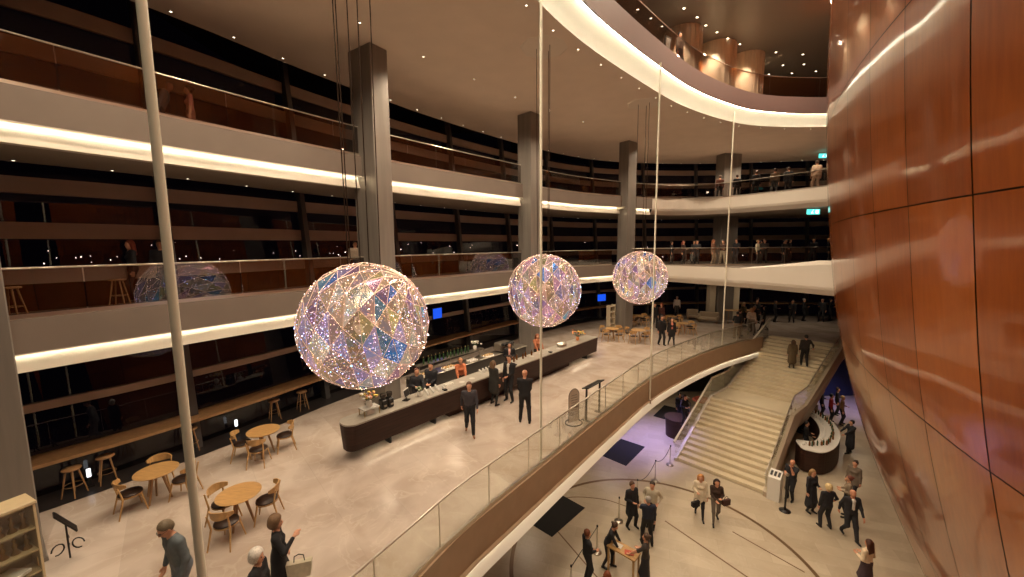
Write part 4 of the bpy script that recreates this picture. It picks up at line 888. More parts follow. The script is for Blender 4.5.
# ------------------------------------------------------------------ the bar
L = 13.75
root = empty('bar_counter', (-4.53, 10.18, 0), BRZ); tag(root, 'long dark walnut bar counter with rounded near end and grey stone top', 'bar counter')
def plan(inset, e=.30, l0=0, l1=L, wdt=.72):
    q = []
    for k in range(9): a = PI + PI / 2 * k / 8; q.append((l0 + e + inset + math.cos(a) * e, inset + e + math.sin(a) * e))
    q += [(l1, inset)]; q += [(l1, wdt - inset)]
    for k in range(9): a = PI / 2 + PI / 2 * k / 8; q.append((l0 + e + inset + math.cos(a) * e, wdt - inset - e + math.sin(a) * e))
    return q
mb = MB(); a = plan(.06, .24); b = plan(.0, .30); n = len(a)
vs = [(x, y, .27) for x, y in a] + [(x, y, 1.03) for x, y in b]; mb.add(vs, [tuple(range(n - 1, -1, -1)), tuple(range(n, 2 * n))] + [(i, (i + 1) % n, n + (i + 1) % n, n + i) for i in range(n)]); mb.build('body', M_barwood, root)
mb = MB(); mb.prism(plan(.0, .30), 1.032, 1.075); mb.build('worktop', M_bartop, root)
mb = MB(); mb.box((5.2, .42, .135), (2.9, .3, .27)); mb.box((9.6, .42, .135), (3.6, .3, .27)); mb.build('plinth', M_barwood, root)
for s in (1.4, 3.1, 6.6, 8.4, 13.0): mb = MB(); mb.box((s, .35, .135), (.06, .3, .27)); mb.build('leg', M_black, root)
mb = MB(); mb.box((2.1, .11, .262), (3.2, .04, .012)); mb.box((12.3, .11, .262), (1.6, .04, .012)); mb.build('under_light', mat('bar_led', (1, 1, 1), .5, emit=(1, .85, .6), estr=9), root)
root = empty('back_counter', (bar_pt(3.7, 2.15).x, bar_pt(3.7, 2.15).y, 0), BRZ); tag(root, 'dark steel back counter with open shelves behind the bar staff', 'counter')
mb = MB(); mb.box((3.4, .3, .9), (6.8, .62, .04), bev=.01); mb.build('worktop', M_steel, root); mb = MB(); mb.box((3.4, .3, .44), (6.7, .56, .88)); mb.build('body', mat('dark_grey_laminate', (.05, .045, .04), .4), root)
mb = MB(); mb.box((2.25, .45, 1.28), (3.6, .30, .03)); mb.build('shelf', M_steel, root)
for s in (.6, 2.2, 3.9): mb = MB(); mb.tube([(s, .45, .9), (s, .45, 1.28)], .015, 6); mb.build('post', M_steel, root)
mb = MB()
M_bottleg = mat('bottle_green', (.03, .07, .03), .12, coat=.5); M_bottlea = mat('bottle_amber', (.16, .06, .015), .12, coat=.5); M_clear = mat('clear_glassware', (.62, .60, .56), .08, coat=.6); M_food = mat('pastry', (.55, .36, .16), .6, var=.25, scale=20)
def proto_lathe(name, prof, m, cap=None, n=12):
    mb = MB(); mb.lathe(prof, n=n); o = mb.build(name, m)
    if cap: mb = MB(); mb.lathe(cap[0], n=n); mb.build(cap[2], cap[1], o)
    return o
def scatter(proto, spots, label, cat, group, rzr=True):
    for i, (x, y, z) in enumerate(spots):
        o = proto if i == 0 else dup(proto)
        o.location = (x, y, z)
        if rzr: o.rotation_euler.z = random.uniform(0, 6)
        tag(o, label, cat, group)
def bs(s, o, z): p = bar_pt(s, o); return (p.x, p.y, z)
bot = proto_lathe('wine_bottle', [(.036, 0), (.037, .17), (.034, .20), (.014, .24), (.013, .29)], M_bottleg, ([(.015, .27), (.015, .31), (0.004, .31)], M_brass, 'bottle_cap'))
scatter(bot, [bs(4.5 + .2 * i + random.uniform(-.04, .04), 2.55, 1.296) for i in range(13)], 'dark green wine bottle standing on the raised shelf of the back counter', 'bottle', 'wine bottles on the back shelf')
bot2 = proto_lathe('spirit_bottle', [(.042, 0), (.043, .15), (.02, .2), (.014, .25)], M_bottlea, ([(.016, .235), (.016, .27), (.004, .27)], M_black, 'bottle_cap'))
scatter(bot2, [bs(7.6 + .3 * i, .5 + .1 * (i % 2), 1.076) for i in range(5)], 'amber spirit bottle standing in the middle of the bar', 'bottle', 'amber bottles on the bar')
gl = proto_lathe('drinking_glass', [(.026, 0), (.034, .10), (.032, .10), (.024, .008), (.0, .008)], M_clear)
scatter(gl, [bs(2.95 + .055 * i, .22 + .13 * (i % 4), 1.076) for i in range(14)] + [bs(5.6 + .06 * i, .45 + .1 * (i % 3), 1.076) for i in range(12)], 'clear drinking glass in the rows on the bar top', 'glass', 'glasses on the bar')
cup = proto_lathe('cup', [(.022, 0), (.034, .055), (.031, .055), (.018, .006), (0, .006)], M_ceramic)
scatter(cup, [bs(6.7 + .1 * (i % 5), 2.24 + .12 * (i // 5), .922) for i in range(15)] + [bs(3.9 + .09 * (i % 4), .42 + .1 * (i // 4), 1.076) for i in range(8)], 'small white cup in the rows by the coffee machine', 'cup', 'white cups at the bar')
plate = proto_lathe('plate', [(.04, 0), (.11, .014), (.105, .016), (.03, .005), (0, .005)], M_ceramic, n=20)
scatter(plate, [bs(4.5, .3, 1.076), bs(5.0, .3, 1.076), bs(6.4, .3, 1.076), bs(8.7, .4, 1.076), bs(9.3, .35, 1.076), bs(10.0, .5, 1.076), bs(11.6, .5, 1.076), bs(10.5, .25, 1.076), bs(12.0, .3, 1.076)], 'empty white plate lying on the bar top', 'plate', 'plates on the bar', False)
for i, (s, z) in enumerate([(4.3, .922), (7.9, .922), (5.6, .922)]):
    r = empty('pastry_tray', bs(s, 2.4, z), BRZ); mb = MB(); mb.box((0, 0, .012), (.6, .34, .02), bev=.008); mb.build('tray', M_ceramic, r)
    for k in range(8): mb = MB(); mb.lathe([(.0, .022), (.055, .03), (.05, .06), (0, .075)], c=(-.22 + .145 * (k % 4), -.08 + .16 * (k // 4), 0), n=10); mb.build('pastry', M_food, r)
    tag(r, ['white tray of golden pastries at the left end of the back counter', 'white tray of pastries on the back counter beside the coffee machine', 'white tray of pastries under the bottle shelf'][i], 'tray')
r = empty('coffee_machine', bs(9.0, 2.42, .922), BRZ); mb = MB(); mb.box((0, 0, .24), (.8, .5, .40), bev=.04); mb.build('body', M_steel, r); mb = MB(); mb.box((0, -.30, .40), (.78, .16, .12), bev=.02); mb.build('group_head', M_black, r)
mb = MB(); mb.box((0, -.26, .03), (.76, .2, .05)); mb.build('drip_tray', M_black, r)
for sx in (-.2, .2): mb = MB(); mb.tube([(sx, -.34, .33), (sx, -.52, .31)], .016, 6); mb.build('portafilter', M_black, r)
tag(r, 'wide chrome espresso machine on the back counter', 'coffee machine')
M_leafp = mat('pale_foliage', (.40, .42, .30), .7, var=.3, scale=30); M_leaf = mat('green_foliage', (.06, .10, .03), .6, var=.3, scale=30); M_flower = mat('orange_blossom', (.72, .26, .10), .6, var=.25, scale=30); M_yel = mat('yellow_blossom', (.75, .55, .12), .6, var=.2, scale=30); M_pinkf = mat('salmon_blossom', (.75, .35, .22), .6)
def bouquet(loc, R, h, cols, label, seed, vase_m, vase='vase', n=26):
    rnd = random.Random(seed); r = empty('flower_arrangement', loc); mb = MB(); mb.lathe([(.06, 0), (.09, .06), (.085, .16), (.05, .2), (.045, .2)], n=16); mb.build(vase, vase_m, r)
    tips = []
    mb = MB()
    for k in range(n):
        d = Vector((rnd.gauss(0, .6), rnd.gauss(0, .6), 1)).normalized() * rnd.uniform(.6, 1) * h; tip = Vector((d.x * R / h * 1.6, d.y * R / h * 1.6, .18 + abs(d.z) * .9)); tips.append(tip); mb.tube([(0, 0, .16), tip * .5 + Vector((0, 0, .1)), tip], .004, 4)
        for j in range(2): q = tip * rnd.uniform(.5, .9) + Vector((0, 0, .05)); u = Vector((rnd.gauss(0, 1), rnd.gauss(0, 1), rnd.gauss(0, .5))).normalized() * .07; v = u.cross(Vector((0, 0, 1))) * .35; mb.add([q, q + u * .5 + v, q + u, q + u * .5 - v], [(0, 1, 2, 3)])
    mb.build('foliage', M_leaf, r)
    for ci, cm in enumerate(cols):
        mb = MB()
        for tip in tips[ci::len(cols)]: mb.lathe([(0, -.03), (.035, -.01), (.045, .015), (.02, .03), (0, .032)], c=tip, n=8)
        mb.build('blossoms', cm, r)
    tag(r, label, 'flowers')
bouquet(bs(.95, .36, 1.30), .26, .30, [M_pinkf, M_yel, M_ceramic], 'pink and yellow flower arrangement on the near end of the bar', 4, M_ceramic)
bouquet(bs(12.5, .42, 1.076), .35, .42, [M_flower, M_yel], 'orange and yellow flower arrangement at the far end of the bar', 5, M_flower)
bouquet(bs(7.33, 2.62, 1.296), .26, .22, [M_leafp, M_ceramic], 'bunch of pale cream foliage on the back shelf', 9, M_ceramic)
bouquet(bs(2.72, .35, 1.076), .10, .16, [M_leafp, M_leaf], 'small green plant standing on the bar beside the till', 12, M_ceramic, n=18)
r = empty('display_stand', bs(.95, .36, 1.076), BRZ); mb = MB(); mb.box((0, 0, .21), (.5, .34, .02)); mb.build('top', M_clear, r)
for sx in (-.23, .23):
    for sy in (-.16, .16): mb = MB(); mb.box((sx, sy, .1), (.02, .02, .2)); mb.build('leg', M_brass, r)
mb = MB(); mb.box((0, 0, .08), (.26, .18, .15), bev=.01); mb.build('box', M_ceramic, r); tag(r, 'small glass-topped stand with a white box under the flowers on the bar', 'stand')
for i, s in enumerate((1.42, 1.64)):
    r = empty('coffee_grinder', bs(s, .40, 1.076), BRZ); mb = MB(); mb.box((0, 0, .15), (.18, .26, .30), bev=.03); mb.build('body', M_black, r); mb = MB(); mb.lathe([(.05, .30), (.09, .36), (.09, .46), (.05, .47)], n=14); mb.build('hopper', mat('smoked_hopper', (.03, .025, .02), .15), r)
    mb = MB(); mb.box((0, -.14, .12), (.08, .02, .05)); mb.build('spout', M_steel, r); tag(r, ['left', 'right'][i] + ' one of two black coffee grinders side by side on the bar', 'grinder')
r = empty('till_screen', bs(2.25, .42, 1.076), BRZ + .5); mb = MB(); mb.box((0, 0, .01), (.2, .2, .02), bev=.005); mb.tube([(0, 0, .01), (0, 0, .15)], .02, 8); mb.build('stand', M_black, r)
mb = MB(); mb.box((0, 0, .24), (.36, .03, .26), bev=.012, tilt=-.2); mb.build('frame', M_ceramic, r); mb = MB(); mb.box((0, -.018, .243), (.31, .005, .21), tilt=-.2); mb.build('screen', M_black, r); tag(r, 'white-framed black till screen standing on the bar', 'screen')
# staff
person((*bar_pt(3.9, 1.3), 0), (-.2, -1), 'bar worker in a black shirt with crossed hands, right of the pair by the till', 1.76, hair=BLK, arms=('front', 'front'), res=.024)
person((*bar_pt(3.3, 1.35), 0), (.5, -.8), 'bar worker in black with reddish hair, left of the pair by the till', 1.68, hair=srgb(90, 50, 35), arms=('reach', 'hold'), res=.024)
person((*bar_pt(5.3, 1.32), 0), (.3, -.9), 'bar worker in an orange pink top leaning over the bar', 1.66, top=srgb(205, 120, 80), bot=srgb(90, 70, 60), hair=srgb(170, 120, 80), fem=True, style='bun', arms=('reach', 'reach'), lean=.25, res=.024)
person((*bar_pt(8.1, 1.2), 0), (0, -1), 'bar worker in black holding a white sheet to their chest', 1.70, top=BLK, accent=srgb(230, 180, 165), hair=BLK, arms=('hold', 'hold'), res=.026)
person((*bar_pt(10.2, 1.25), 0), (.3, -1), 'bar worker in a salmon top near the far end of the bar', 1.70, top=srgb(180, 110, 75), bot=BLK, hair=srgb(140, 80, 50), arms=('reach', 'reach'), fem=True, style='bob', res=.026)
for i, (q, l) in enumerate([(3.55, 'black card terminal on the bar left of the cups'), (7.2, 'black card terminal in the middle of the bar'), (9.7, 'black card terminal before the salmon-topped bar worker')]):
    r = empty('card_terminal', bs(q + .04, .14, 1.076), BRZ); mb = MB(); mb.box((0, 0, .03), (.11, .18, .055), bev=.01); mb.build('body', M_black, r); mb = MB(); mb.box((0, .04, .06), (.08, .06, .006)); mb.build('display', M_steel, r); tag(r, l, 'card terminal')
mb = MB(); mb.lathe([(.20, 0), (.23, .15), (.22, .15), (.19, .01), (0, .01)], n=20, sx=1.3); o = mb.build('steel_basin', M_steel, loc=bs(11.0, .38, 1.076), rz=BRZ); tag(o, 'round steel basin on the bar beside the salmon top', 'basin')

# ------------------------------------------------------------------ near left: cabinet, ornate stand
wd = Vector((.41, .91)).normalized(); nd = Vector((.91, -.41)); cr = Vector((-7.63, 5.80)); M_cab = mat('cream_cabinet', (.58, .46, .28), .45, var=.08, scale=4)
r = empty('display_cabinet', (cr.x - wd.x * .28 - nd.x * .2, cr.y - wd.y * .28 - nd.y * .2, 0), math.atan2(wd.y, wd.x)); tag(r, 'tall cream display cabinet with glass front and small goods at the bottom left', 'cabinet')
mb = MB(); mb.box((0, 0, 2.0), (.60, .44, .06), bev=.01); mb.build('top', M_cab, r)
mb = MB(); mb.box((0, .19, 1.0), (.56, .02, 1.96)); mb.build('back_panel', M_cab, r)
for sx in (-1, 1): mb = MB(); mb.box((sx * .27, 0, 1.0), (.03, .40, 1.96)); mb.build('side_panel', M_cab, r)
for z in (.06, .45, .83, 1.20, 1.57): mb = MB(); mb.box((0, 0, z), (.52, .38, .025)); mb.build('shelf', M_cab, r)
mb = MB(); mb.box((0, -.205, 1.0), (.52, .008, 1.90)); o = mb.build('glass_door', M_glass, r); mb = MB(); mb.tube([(.22, -.22, .95), (.22, -.22, 1.1)], .006, 6); mb.build('handle', M_brass, o)
cc = Vector(r.location); cz = r.rotation_euler.z
def cpt(x, y, z): return (cc.x + x * math.cos(cz) - y * math.sin(cz), cc.y + x * math.sin(cz) + y * math.cos(cz), z)
fig = proto_lathe('figurine', [(.055, 0), (.05, .03), (.02, .08), (.035, .14), (.012, .19), (.032, .23), (0, .27)], M_brass)
scatter(fig, [cpt(-.18 + .12 * i, -.03, z) for z in (1.583, 1.213) for i in range(4)], 'small brass figurine standing inside the display cabinet', 'figurine', 'figurines in the display cabinet')
mb = MB(); mb.box((0, 0, .03), (.34, .22, .06), bev=.01)
bk = mb.build('gift_box', M_ceramic); scatter(bk, [cpt(0, -.04, .875), cpt(.02, -.02, .495)], 'flat white gift box lying on a cabinet shelf', 'box', 'gift boxes in the cabinet', False)
r = empty('music_stand', (-8.5, 6.86, 0)); mb = MB(); mb.tube([(0, 0, .12), (0, 0, .84)], .014, 8); mb.build('pole', M_black, r)
mb = MB(); la = Vector((.62, .78, -1.7)).normalized() * .25; lb = Vector((-.78, .62, 0)).normalized() * .12; ln = la.cross(lb).normalized() * .012; cc0 = Vector((0, 0, .86))
mb.add([cc0 + la * a + lb * b + ln * c for c in (-1, 1) for b in (-1, 1) for a in (-1, 1)], [(0, 2, 3, 1), (4, 5, 7, 6), (0, 1, 5, 4), (2, 6, 7, 3), (0, 4, 6, 2), (1, 3, 7, 5)]); mb.build('desk', M_black, r)
for k in range(3):
    a = 2 * PI * k / 3 + .3; c, s = math.cos(a), math.sin(a); pts = [(c * .02, s * .02, .30)]
    for t in np.linspace(0, 1, 14): rr = .02 + .30 * t; pts.append((c * rr, s * rr, .30 * (1 - t) + .12 * math.sin(t * PI * 2)))
    mb = MB(); mb.tube(pts, .014, 6)
    mb.tube([(c * (.15 + .09 * math.cos(q)), s * (.15 + .09 * math.cos(q)), .40 + .10 * math.sin(q)) for q in np.linspace(0, 5.2, 12)], .012, 6); mb.build('scroll_foot', M_black, r)
tag(r, 'ornate black iron music stand with scrolled feet beside the display cabinet', 'music stand')

# ------------------------------------------------------------------ by the railing: arched sign and lectern
r = empty('arched_sign', (2.05, 12.6, 0), .55)
arch = [(-.22, 0, .06), (-.22, 0, .95)] + [(-.22 * math.cos(a), 0, .95 + .25 * math.sin(a)) for a in np.linspace(0, PI, 13)] + [(.22, 0, .95), (.22, 0, .06)]
mb = MB(); mb.tube(arch, .011, 6); mb.build('frame', M_black, r)
mb = MB(); q = [(x * .96, z) for x, y, z in arch]; n = len(q); vs = [(x, -.004, z) for x, z in q] + [(x, .004, z) for x, z in q]; mb.add(vs, [tuple(range(n)), tuple(range(2 * n - 1, n - 1, -1))] + [(i, n + i, n + (i + 1) % n, (i + 1) % n) for i in range(n)]); mb.build('panel', mat('sign_panel', (.62, .52, .42), .4), r)
mb = MB()
for k in range(9): z = .30 + k * .085; mb.box((0, -.009, z), (.30 - .03 * (k % 3), .004, .010))
mb.build('printed_rules', M_black, r)
mb = MB(); mb.tube([(.30 * math.cos(a), .26 * math.sin(a), .02) for a in np.linspace(0, 2 * PI, 25)], .02, 8, caps=False); mb.build('ring_base', M_black, r); tag(r, 'arched sign on a black ring base standing by the glass railing', 'sign')
r = empty('lectern', (2.8, 13.1, 0), math.atan2(.85, .75)); mb = MB(); mb.box((0, 0, 1.17), (1.1, .28, .035), bev=.008, tilt=-.25); mb.build('desk', M_black, r)
for sx in (-.45, .45): mb = MB(); mb.box((sx, 0, .58), (.05, .05, 1.14)); mb.build('leg', M_black, r); mb = MB(); mb.box((sx, 0, .01), (.1, .34, .02)); mb.build('foot', M_black, r)
tag(r, 'slim black two-legged lectern beside the arched sign', 'lectern')
# handbags
def handbag(loc, rz, col, label, w=.30, h=.20, d=.13):
    m_ = cloth(col, .5); mb = MB(); mb.add([(-w / 2, -d / 2, 0), (w / 2, -d / 2, 0), (w / 2, d / 2, 0), (-w / 2, d / 2, 0), (-w / 2 * 1.15, -d / 3, h), (w / 2 * 1.15, -d / 3, h), (w / 2 * 1.15, d / 3, h), (-w / 2 * 1.15, d / 3, h)], [(3, 2, 1, 0), (4, 5, 6, 7), (0, 1, 5, 4), (1, 2, 6, 5), (2, 3, 7, 6), (3, 0, 4, 7)])
    o = mb.build('handbag', m_, loc=loc, rz=rz); mb = MB(); mb.tube([(-.08, 0, h), (-.07, 0, h + .1), (0, 0, h + .13), (.07, 0, h + .1), (.08, 0, h)], .009, 6); mb.build('handle', M_black, o); tag(o, label, 'bag')
handbag((-3.62, 6.02, .50), .3, srgb(200, 190, 165), 'pale boxy handbag carried by the woman in the long black coat', .34, .24, .16)
handbag((6.87, 13.75, A + .62), .3, BLK, 'black bag hanging at the hip of the blond woman in white')
handbag((7.88, 13.50, A + .85), .3, srgb(60, 28, 24), 'dark red-brown bag on the arm of the dark-haired woman')

# ------------------------------------------------------------------ lower hall objects
for i, q in enumerate([[(0.35, 13.96), (1.37, 13.01), (2.85, 14.56), (1.88, 15.52)], [(4.34, 18.51), (5.36, 17.51), (6.85, 19.25), (5.84, 20.11)], [(8.6, 22.9), (9.5, 22.1), (10.9, 23.7), (9.9, 24.5)]]):
    c = Vector((sum(p[0] for p in q) / 4, sum(p[1] for p in q) / 4)); mb = MB(); mb.prism([(p[0] - c.x, p[1] - c.y) for p in q], 0, .015); o = mb.build('door_mat', M_mat, loc=(c.x, c.y, A)); tag(o, ['large black square mat nearest the camera on the lower floor', 'large black square mat between the stanchions and the slab edge', 'black mat far under the foyer slab'][i], 'mat')
mb = MB()
def inlay(pts, wdt): sweep(mb, [Vector(p) for p in pts], [(-wdt / 2, A + .003), (wdt / 2, A + .003)])
inlay([(4.75 + 4.85 * math.cos(a), 11.6 + 4.85 * math.sin(a)) for a in np.linspace(-.6, PI + .6, 70)], .13)
inlay(spline(V2([(0.9, 14.4), (2.19, 15.2), (3.65, 15.1), (4.6, 14.6)]), 6), .05); inlay([(5.76, 13.79), (7.36, 11.25), (8.3, 9.7)], .06); inlay([(1.62, 13.26), (2.62, 11.29), (3.2, 10.1)], .05); inlay([(8.0, 13.2), (9.3, 11.4)], .05)
struct(mb.build('trim_inlay', M_inlay), 'bronze ring and line inlays in the lower floor')
def stanchion(x, y, label):
    r = empty('stanchion', (x, y, A)); mb = MB(); mb.lathe([(.17, 0), (.17, .015), (.03, .035)], n=20); mb.build('base', M_steel, r); mb = MB(); mb.lathe([(.018, .03), (.018, .95)], n=10); mb.build('post', M_steel, r); mb = MB(); mb.lathe([(.03, .93), (.03, .99), (.0, 1.0)], n=12); mb.build('post_cap', M_black, r); tag(r, label, 'stanchion', 'rope stanchions in the lower hall')
SP = [(7.47, 17.57), (6.3, 16.31), (5.05, 14.9), (4.0, 13.8), (2.84, 12.31), (1.7, 10.66)]
for i, (x, y) in enumerate(SP): stanchion(x, y, 'steel rope stanchion, ' + ['closest to the stair foot', 'second from the stair foot, at the ring inlay', 'behind the group of three', 'left of the group of three, its rope hanging down', 'behind the woman bending over the table', 'near the bottom edge left of the man in the suit'][i])
for i, (a, b) in enumerate(((0, 1), (1, 2), (4, 5))):
    p, q = Vector((*SP[a], A + .96)), Vector((*SP[b], A + .96)); c = (p + q) / 2; mb = MB(); mb.tube([p.lerp(q, t) - c - Vector((0, 0, .28 * (1 - (2 * t - 1) ** 2) if i < 2 else .03)) for t in np.linspace(.01, .99, 14)], .013, 6); o = mb.build('rope', M_black, loc=c); tag(o, ['rope sagging between the two stanchions nearest the stairs', 'rope sagging from the ring inlay to the group of three', 'taut rope at the bottom left of the lower hall'][i], 'rope')
r = empty('wooden_table', (3.45, 11.3, A), -.75); mb = MB(); mb.box((0, 0, .93), (.95, .45, .05), bev=.01); mb.build('tabletop', M_oak, r)
for sx in (-.42, .42):
    for sy in (-.18, .18): mb = MB(); mb.box((sx, sy, .46), (.05, .05, .9)); mb.build('leg', M_oak, r)
tag(r, 'small high oak table with papers where two women in black work', 'table')
for i, (dx, dy, c) in enumerate([(-.2, .02, srgb(220, 210, 195)), (.18, -.04, srgb(180, 80, 60))]):
    mb = MB(); mb.box((0, 0, .006), (.28, .2, .012)); o = mb.build('booklet', cloth(c), loc=(3.45 + dx * .7, 11.3 - dx * .65 + dy, A + .956), rz=.4 * i - .7); tag(o, ['stack of pale leaflets on the small high table', 'red leaflet on the small high table'][i], 'booklet')
r = empty('audio_guide_stand', (10.76, 15.06, A), math.atan2(SW.y, SW.x)); mb = MB(); mb.add([(-.22, -.22, 0), (.22, -.22, 0), (.22, .22, 0), (-.22, .22, 0), (-.22, -.22, .98), (.22, -.22, .98), (.22, .22, 1.16), (-.22, .22, 1.16)], [(3, 2, 1, 0), (4, 5, 6, 7), (0, 1, 5, 4), (1, 2, 6, 5), (2, 3, 7, 6), (3, 0, 4, 7)]); mb.build('pedestal', M_ceramic, r)
for k in range(3):
    mb = MB(); mb.box((-.13 + .13 * k, 0, 1.085), (.08, .24, .02), tilt=math.atan2(.18, .44)); mb.build('screen', M_black, r)
tag(r, 'white slanted pedestal with three black screens at the right foot of the stairs', 'pedestal')
r = empty('barrier_post', (10.68, 14.3, A)); mb = MB(); mb.lathe([(.2, 0), (.2, .02), (.04, .05)], n=20); mb.build('base', M_black, r); mb = MB(); mb.lathe([(.035, .04), (.035, 1.45)], n=12); mb.build('post', M_black, r); mb = MB(); mb.lathe([(.02, 1.45), (.06, 1.48), (.06, 1.55), (.02, 1.58)], n=12); mb.build('head', M_steel, r); tag(r, 'thick black post with grey head beside the bald man on the phone', 'post')
# lower bar
front = spline(V2([(13.35, 16.9), (13.9, 16.62), (14.7, 16.95), (15.6, 17.7), (16.4, 18.7), (16.9, 19.9), (16.95, 21.1)]), 5); back = spline(V2([(13.3, 17.1), (13.6, 17.8), (14.3, 17.65), (15.1, 18.3), (15.75, 19.2), (16.2, 20.2), (16.3, 21.1)]), 5)
poly = [(p.x - 15, p.y - 19) for p in front] + [(p.x - 15, p.y - 19) for p in reversed(back)]
r = empty('curved_bar', (15, 19, A)); mb = MB(); mb.prism(poly, .05, 1.06); mb.build('body', M_barwood, r); mb = MB(); mb.prism(poly, 1.062, 1.10); mb.build('worktop', M_ceramic, r); tag(r, 'curved dark walnut bar with pale top on the lower floor by the stairs', 'bar counter')
mids = [(a.lerp(b, .5)) for a, b in zip(front, back)]
sp = []
for i, p in enumerate(mids[4:]):
    for k in range(2): sp.append((p.x + (k - .5) * .3 + random.uniform(-.04, .04), p.y + random.uniform(-.05, .05), A + 1.102))
gl2 = dup(gl); scatter(gl2, [(x, y + .12, z) for x, y, z in sp[::2]], 'clear glass standing on the curved lower bar', 'glass', 'glasses on the lower bar'); bo2 = dup(bot2); scatter(bo2, sp[1::4], 'amber bottle standing on the curved lower bar', 'bottle', 'amber bottles on the lower bar'); bo3 = dup(bot); scatter(bo3, sp[3::4], 'green wine bottle standing on the curved lower bar', 'bottle', 'wine bottles on the lower bar')
q0, q1 = Vector((13.4, 19.6)), Vector((16.2, 20.9))
r = empty('serving_table', (16.7, 22.0, A), .35); mb = MB(); mb.box((0, 0, .5), (2.6, .7, 1.0)); mb.build('front', mat('grey_brown_front', (.22, .17, .12), .5, var=.1, scale=8, stretch=(20, 1, 1)), r); mb = MB(); mb.box((0, 0, 1.02), (2.7, .8, .04), bev=.01); mb.build('tabletop', M_ceramic, r); tag(r, 'pale-topped serving table behind the curved lower bar', 'table')
sp = [(16.7 + (-1.1 + .2 * i) * math.cos(.35) - (.15 * j) * math.sin(.35), 22.0 + (-1.1 + .2 * i) * math.sin(.35) + (.15 * j) * math.cos(.35), A + 1.042) for i in range(12) for j in (-1, 1)]
c2 = dup(cup); scatter(c2, sp, 'white cup in the double row on the lower serving table', 'cup', 'cups on the serving table')
# under the slab
r = empty('round_desk', (9.0, 20.5, A)); mb = MB(); mb.lathe([(.55, 0), (.6, 1.0)], n=24); mb.build('body', M_barwood, r); mb = MB(); mb.lathe([(.62, 1.0), (.64, 1.04), (.01, 1.04)], n=24, smooth=False); mb.build('worktop', M_barwood, r); tag(r, 'round dark desk under the slab beside the stair railing', 'desk')
r = empty('parasol_table', (11.2, 22.2, A)); mb = MB(); mb.lathe([(.02, 0), (.02, 1.3)], n=8); mb.build('pole', M_black, r); mb = MB(); mb.lathe([(.55, 1.28), (.5, 1.34), (.01, 1.36)], n=20, smooth=False); mb.build('shade', mat('red_cloth', (.30, .06, .035), .6), r); mb = MB(); mb.lathe([(.22, 0), (.22, .03), (.02, .05)], n=16); mb.build('base', M_black, r); tag(r, 'round red-topped stand under the slab behind the stairs', 'table')
person((10.2, 21.9, A), (-1, -.4), 'grey-haired guest in grey under the slab behind the stair railing', 1.6, top=srgb(120, 115, 110), hair=GREYH, res=.03)
person((9.9, 22.3, A), (.3, -1), 'guest in black under the slab beyond the round desk', 1.7, hair=BLK, res=.03)

# ------------------------------------------------------------------ top gallery: maple drums
for (x, y, rr, lab) in [(9.75, 23.4, 1.0, 'left'), (12.5, 25.2, 1.15, 'middle'), (15.1, 26.4, 1.0, 'right')]:
    mb = MB(); prof = 40; vs = []
    mb.lathe([(rr, 13.85), (rr, TOP)], n=48, smooth=False)
    o = mb.build('maple_drum', M_maple, loc=(x, y, 0)); tag(o, lab + 'most of three round maple-clad drums on the top gallery', 'drum')
    mb = MB()
    for k in range(24): a = 2 * PI * k / 24; mb.box((math.cos(a) * (rr + .012), math.sin(a) * (rr + .012), (13.85 + TOP) / 2), (.03, .05, TOP - 13.85), rz=a)
    mb.build('batten', M_maple, o)
    spot(x - .9, y - 1.5, TOP - .1, 1100, 80)
r = empty('info_screen', (7.05, 18.6, 13.85), .6); mb = MB(); mb.box((0, 0, .85), (.5, .06, 1.0), bev=.02, tilt=.1); mb.build('frame', M_black, r); mb = MB(); mb.box((0, -.035, .85), (.3, .01, .85), tilt=.1); mb.build('panel', M_ceramic, r); mb = MB(); mb.box((0, 0, .18), (.3, .3, .36)); mb.build('base', M_black, r); tag(r, 'black-framed upright info screen on the top gallery', 'screen')

for (x, y, l) in [(-10.75, 9.3, 'small white upright light on the dark floor behind the second bar stool'), (-8.95, 12.05, 'small white upright light at the window between near rod and sphere')]:  # glowing upright boxes added for white marks at the window glass
    r = empty('floor_light', (x, y, 0)); mb = MB(); mb.box((0, 0, .36), (.08, .04, .22), rz=.8, bev=.01); mb.build('lamp_glass', mat('lamp_white', (1, 1, 1), .5, emit=(.9, .95, 1.0), estr=1.6), r); mb = MB(); mb.box((0, 0, .12), (.06, .04, .25), rz=.8); mb.box((0, 0, .01), (.16, .12, .02), rz=.8); mb.build('base', M_black, r); tag(r, l, 'lamp')
# ------------------------------------------------------------------ small lights, signs, screens
def downlight_proto(z):
    mb = MB(); mb.lathe([(.0, -.012), (.035, -.012), (.05, -.004), (.05, 0)], n=10); return mb
def downlights(pts, z, label, group, r=.05):
    mb = MB(); mb.lathe([(.0, -.012), (r * .7, -.012)], n=10); mb.lathe([(r * .7, -.012), (r, -.008), (r, .0)], n=10, mi=1); o = mb.build('downlight', [M_spot, M_steel])
    for i, (x, y) in enumerate(pts):
        q = o if i == 0 else dup(o); q.location = (x, y, z); tag(q, label, 'downlight', group)
rim = [p for p in resample(offset(ER, .95), 1.55) if p.y > 10]
downlights([(p.x, p.y) for p in rim], CEIL + .01, 'tiny bright downlight in the rim of the hall ceiling beside the lit cove', 'rim downlights', .04)
outer = [p for p in resample(offset(K, 1.05), 1.6) if p.y > 8]
downlights([(p.x, p.y) for p in outer], FLAT-.005, 'tiny bright downlight along the window edge of the hall ceiling', 'window edge downlights', .045)
downlights([(-4.49, 12.48), (-3.07, 14.62), (-1.45, 16.54), (0.21, 18.5), (1.96, 20.28), (3.94, 22.13)], FLAT-.005, 'tiny downlight in the row across the middle of the hall ceiling', 'mid ceiling downlights', .045)
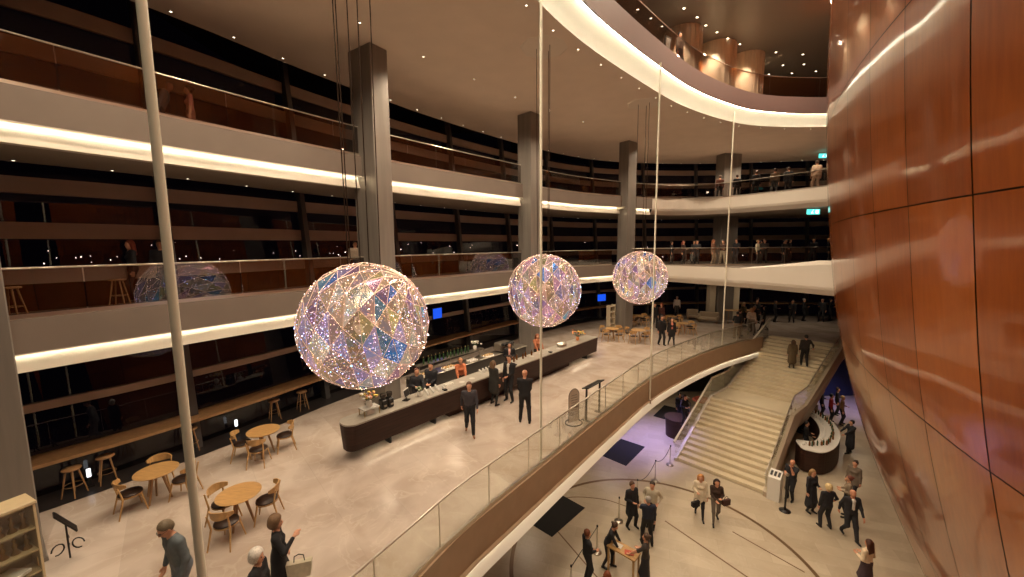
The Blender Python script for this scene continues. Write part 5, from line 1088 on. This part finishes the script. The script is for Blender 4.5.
for F, g in ((4.5, 'middle'), (9.0, 'upper')):
    pts = [p for p in resample(offset(K, .3 + .08 * F), 1.6) if p.y > 7]
    downlights([(p.x, p.y) for p in pts], F - .97, 'tiny downlight under the %s gallery near the glass' % g, g + ' gallery downlights', .04)
downlights([(6.48, 21.14), (7.42, 21.94), (8.3, 22.71), (8.78, 21.09), (9.82, 21.88), (10.66, 22.65), (11.64, 23.36), (12.61, 24.02), (13.71, 24.71), (16.55, 25.73), (18.22, 27.52), (18.44, 26.02), (19.53, 27.4), (19.71, 28.77), (21.17, 28.48), (18.19, 28.9)], TOP - .01, 'bright downlight in the dark top ceiling', 'top ceiling downlights', .085)
for (x, y, z, l) in [(-6.9, 16.1, 3.0, 'blue screen')]: pass
def screen(loc, rz, w_, h_, label):
    r = empty('wall_screen', loc, rz); mb = MB(); mb.box((0, 0, 0), (w_ + .06, .06, h_ + .06), bev=.01); mb.build('casing', M_black, r); mb = MB(); mb.box((0, -.035, 0), (w_, .01, h_), ); mb.build('display', M_screen, r); tag(r, label, 'screen')
screen((-3.75, 19.2, 2.65), .9, .55, .5, 'blue-lit screen on the glass wall behind the bar left of the second column')
screen((6.75, 29.2, 2.0), .45, .75, .5, 'blue-lit screen on the glass wall between the second and third columns')
def exit_sign(loc, rz, label):
    r = empty('exit_sign', loc, rz); mb = MB(); mb.box((0, 0, 0), (.75, .07, .3), bev=.01); mb.build('lamp_box', M_exit, r)
    mb = MB(); mb.box((.2, -.04, 0), (.16, .01, .2)); mb.tube([(-.14, -.042, -.1), (-.1, -.042, 0), (-.06, -.042, .06)], .018, 5); mb.tube([(-.02, -.042, -.1), (-.1, -.042, 0)], .018, 5); mb.lathe([(.0, -.02), (.028, 0), (0, .02)], c=(-.04, -.045, .1), n=8); mb.build('pictogram', M_exitw, r); tag(r, label, 'exit sign')
exit_sign((22.9, 29.4, 12.3), 0, 'glowing green exit sign hanging over the upper gallery by the shell')
exit_sign((18.0, 23.6, 7.82), 0, 'glowing green exit sign hanging over the middle gallery by the shell')
# lights of the city across the water
mb = MB(); rnd = random.Random(11)
for k in range(110):
    a = math.radians(rnd.uniform(95, 165) if rnd.random() < .6 else rnd.uniform(50, 120)); d = rnd.uniform(240, 420); z = 6 + rnd.choice([-8, -7, -6, -3, 2]) + rnd.uniform(-2, 3); s = d * rnd.uniform(.0004, .0010)
    c = Vector((math.cos(a) * d, math.sin(a) * d, z)); mb.add([c + Vector((0, 0, s)), c + Vector((s, 0, 0)), c + Vector((0, s, 0)), c - Vector((s, 0, 0)), c - Vector((0, s, 0)), c - Vector((0, 0, s))], [(0, 1, 2), (0, 2, 3), (0, 3, 4), (0, 4, 1), (5, 2, 1), (5, 3, 2), (5, 4, 3), (5, 1, 4)])
o = mb.build('city_lights', mat('distant_lamps', (1, 1, 1), .5, emit=(1, .75, .6), estr=25)); tag(o, 'distant scattered city lights seen through the night windows', 'lights', kind='stuff')
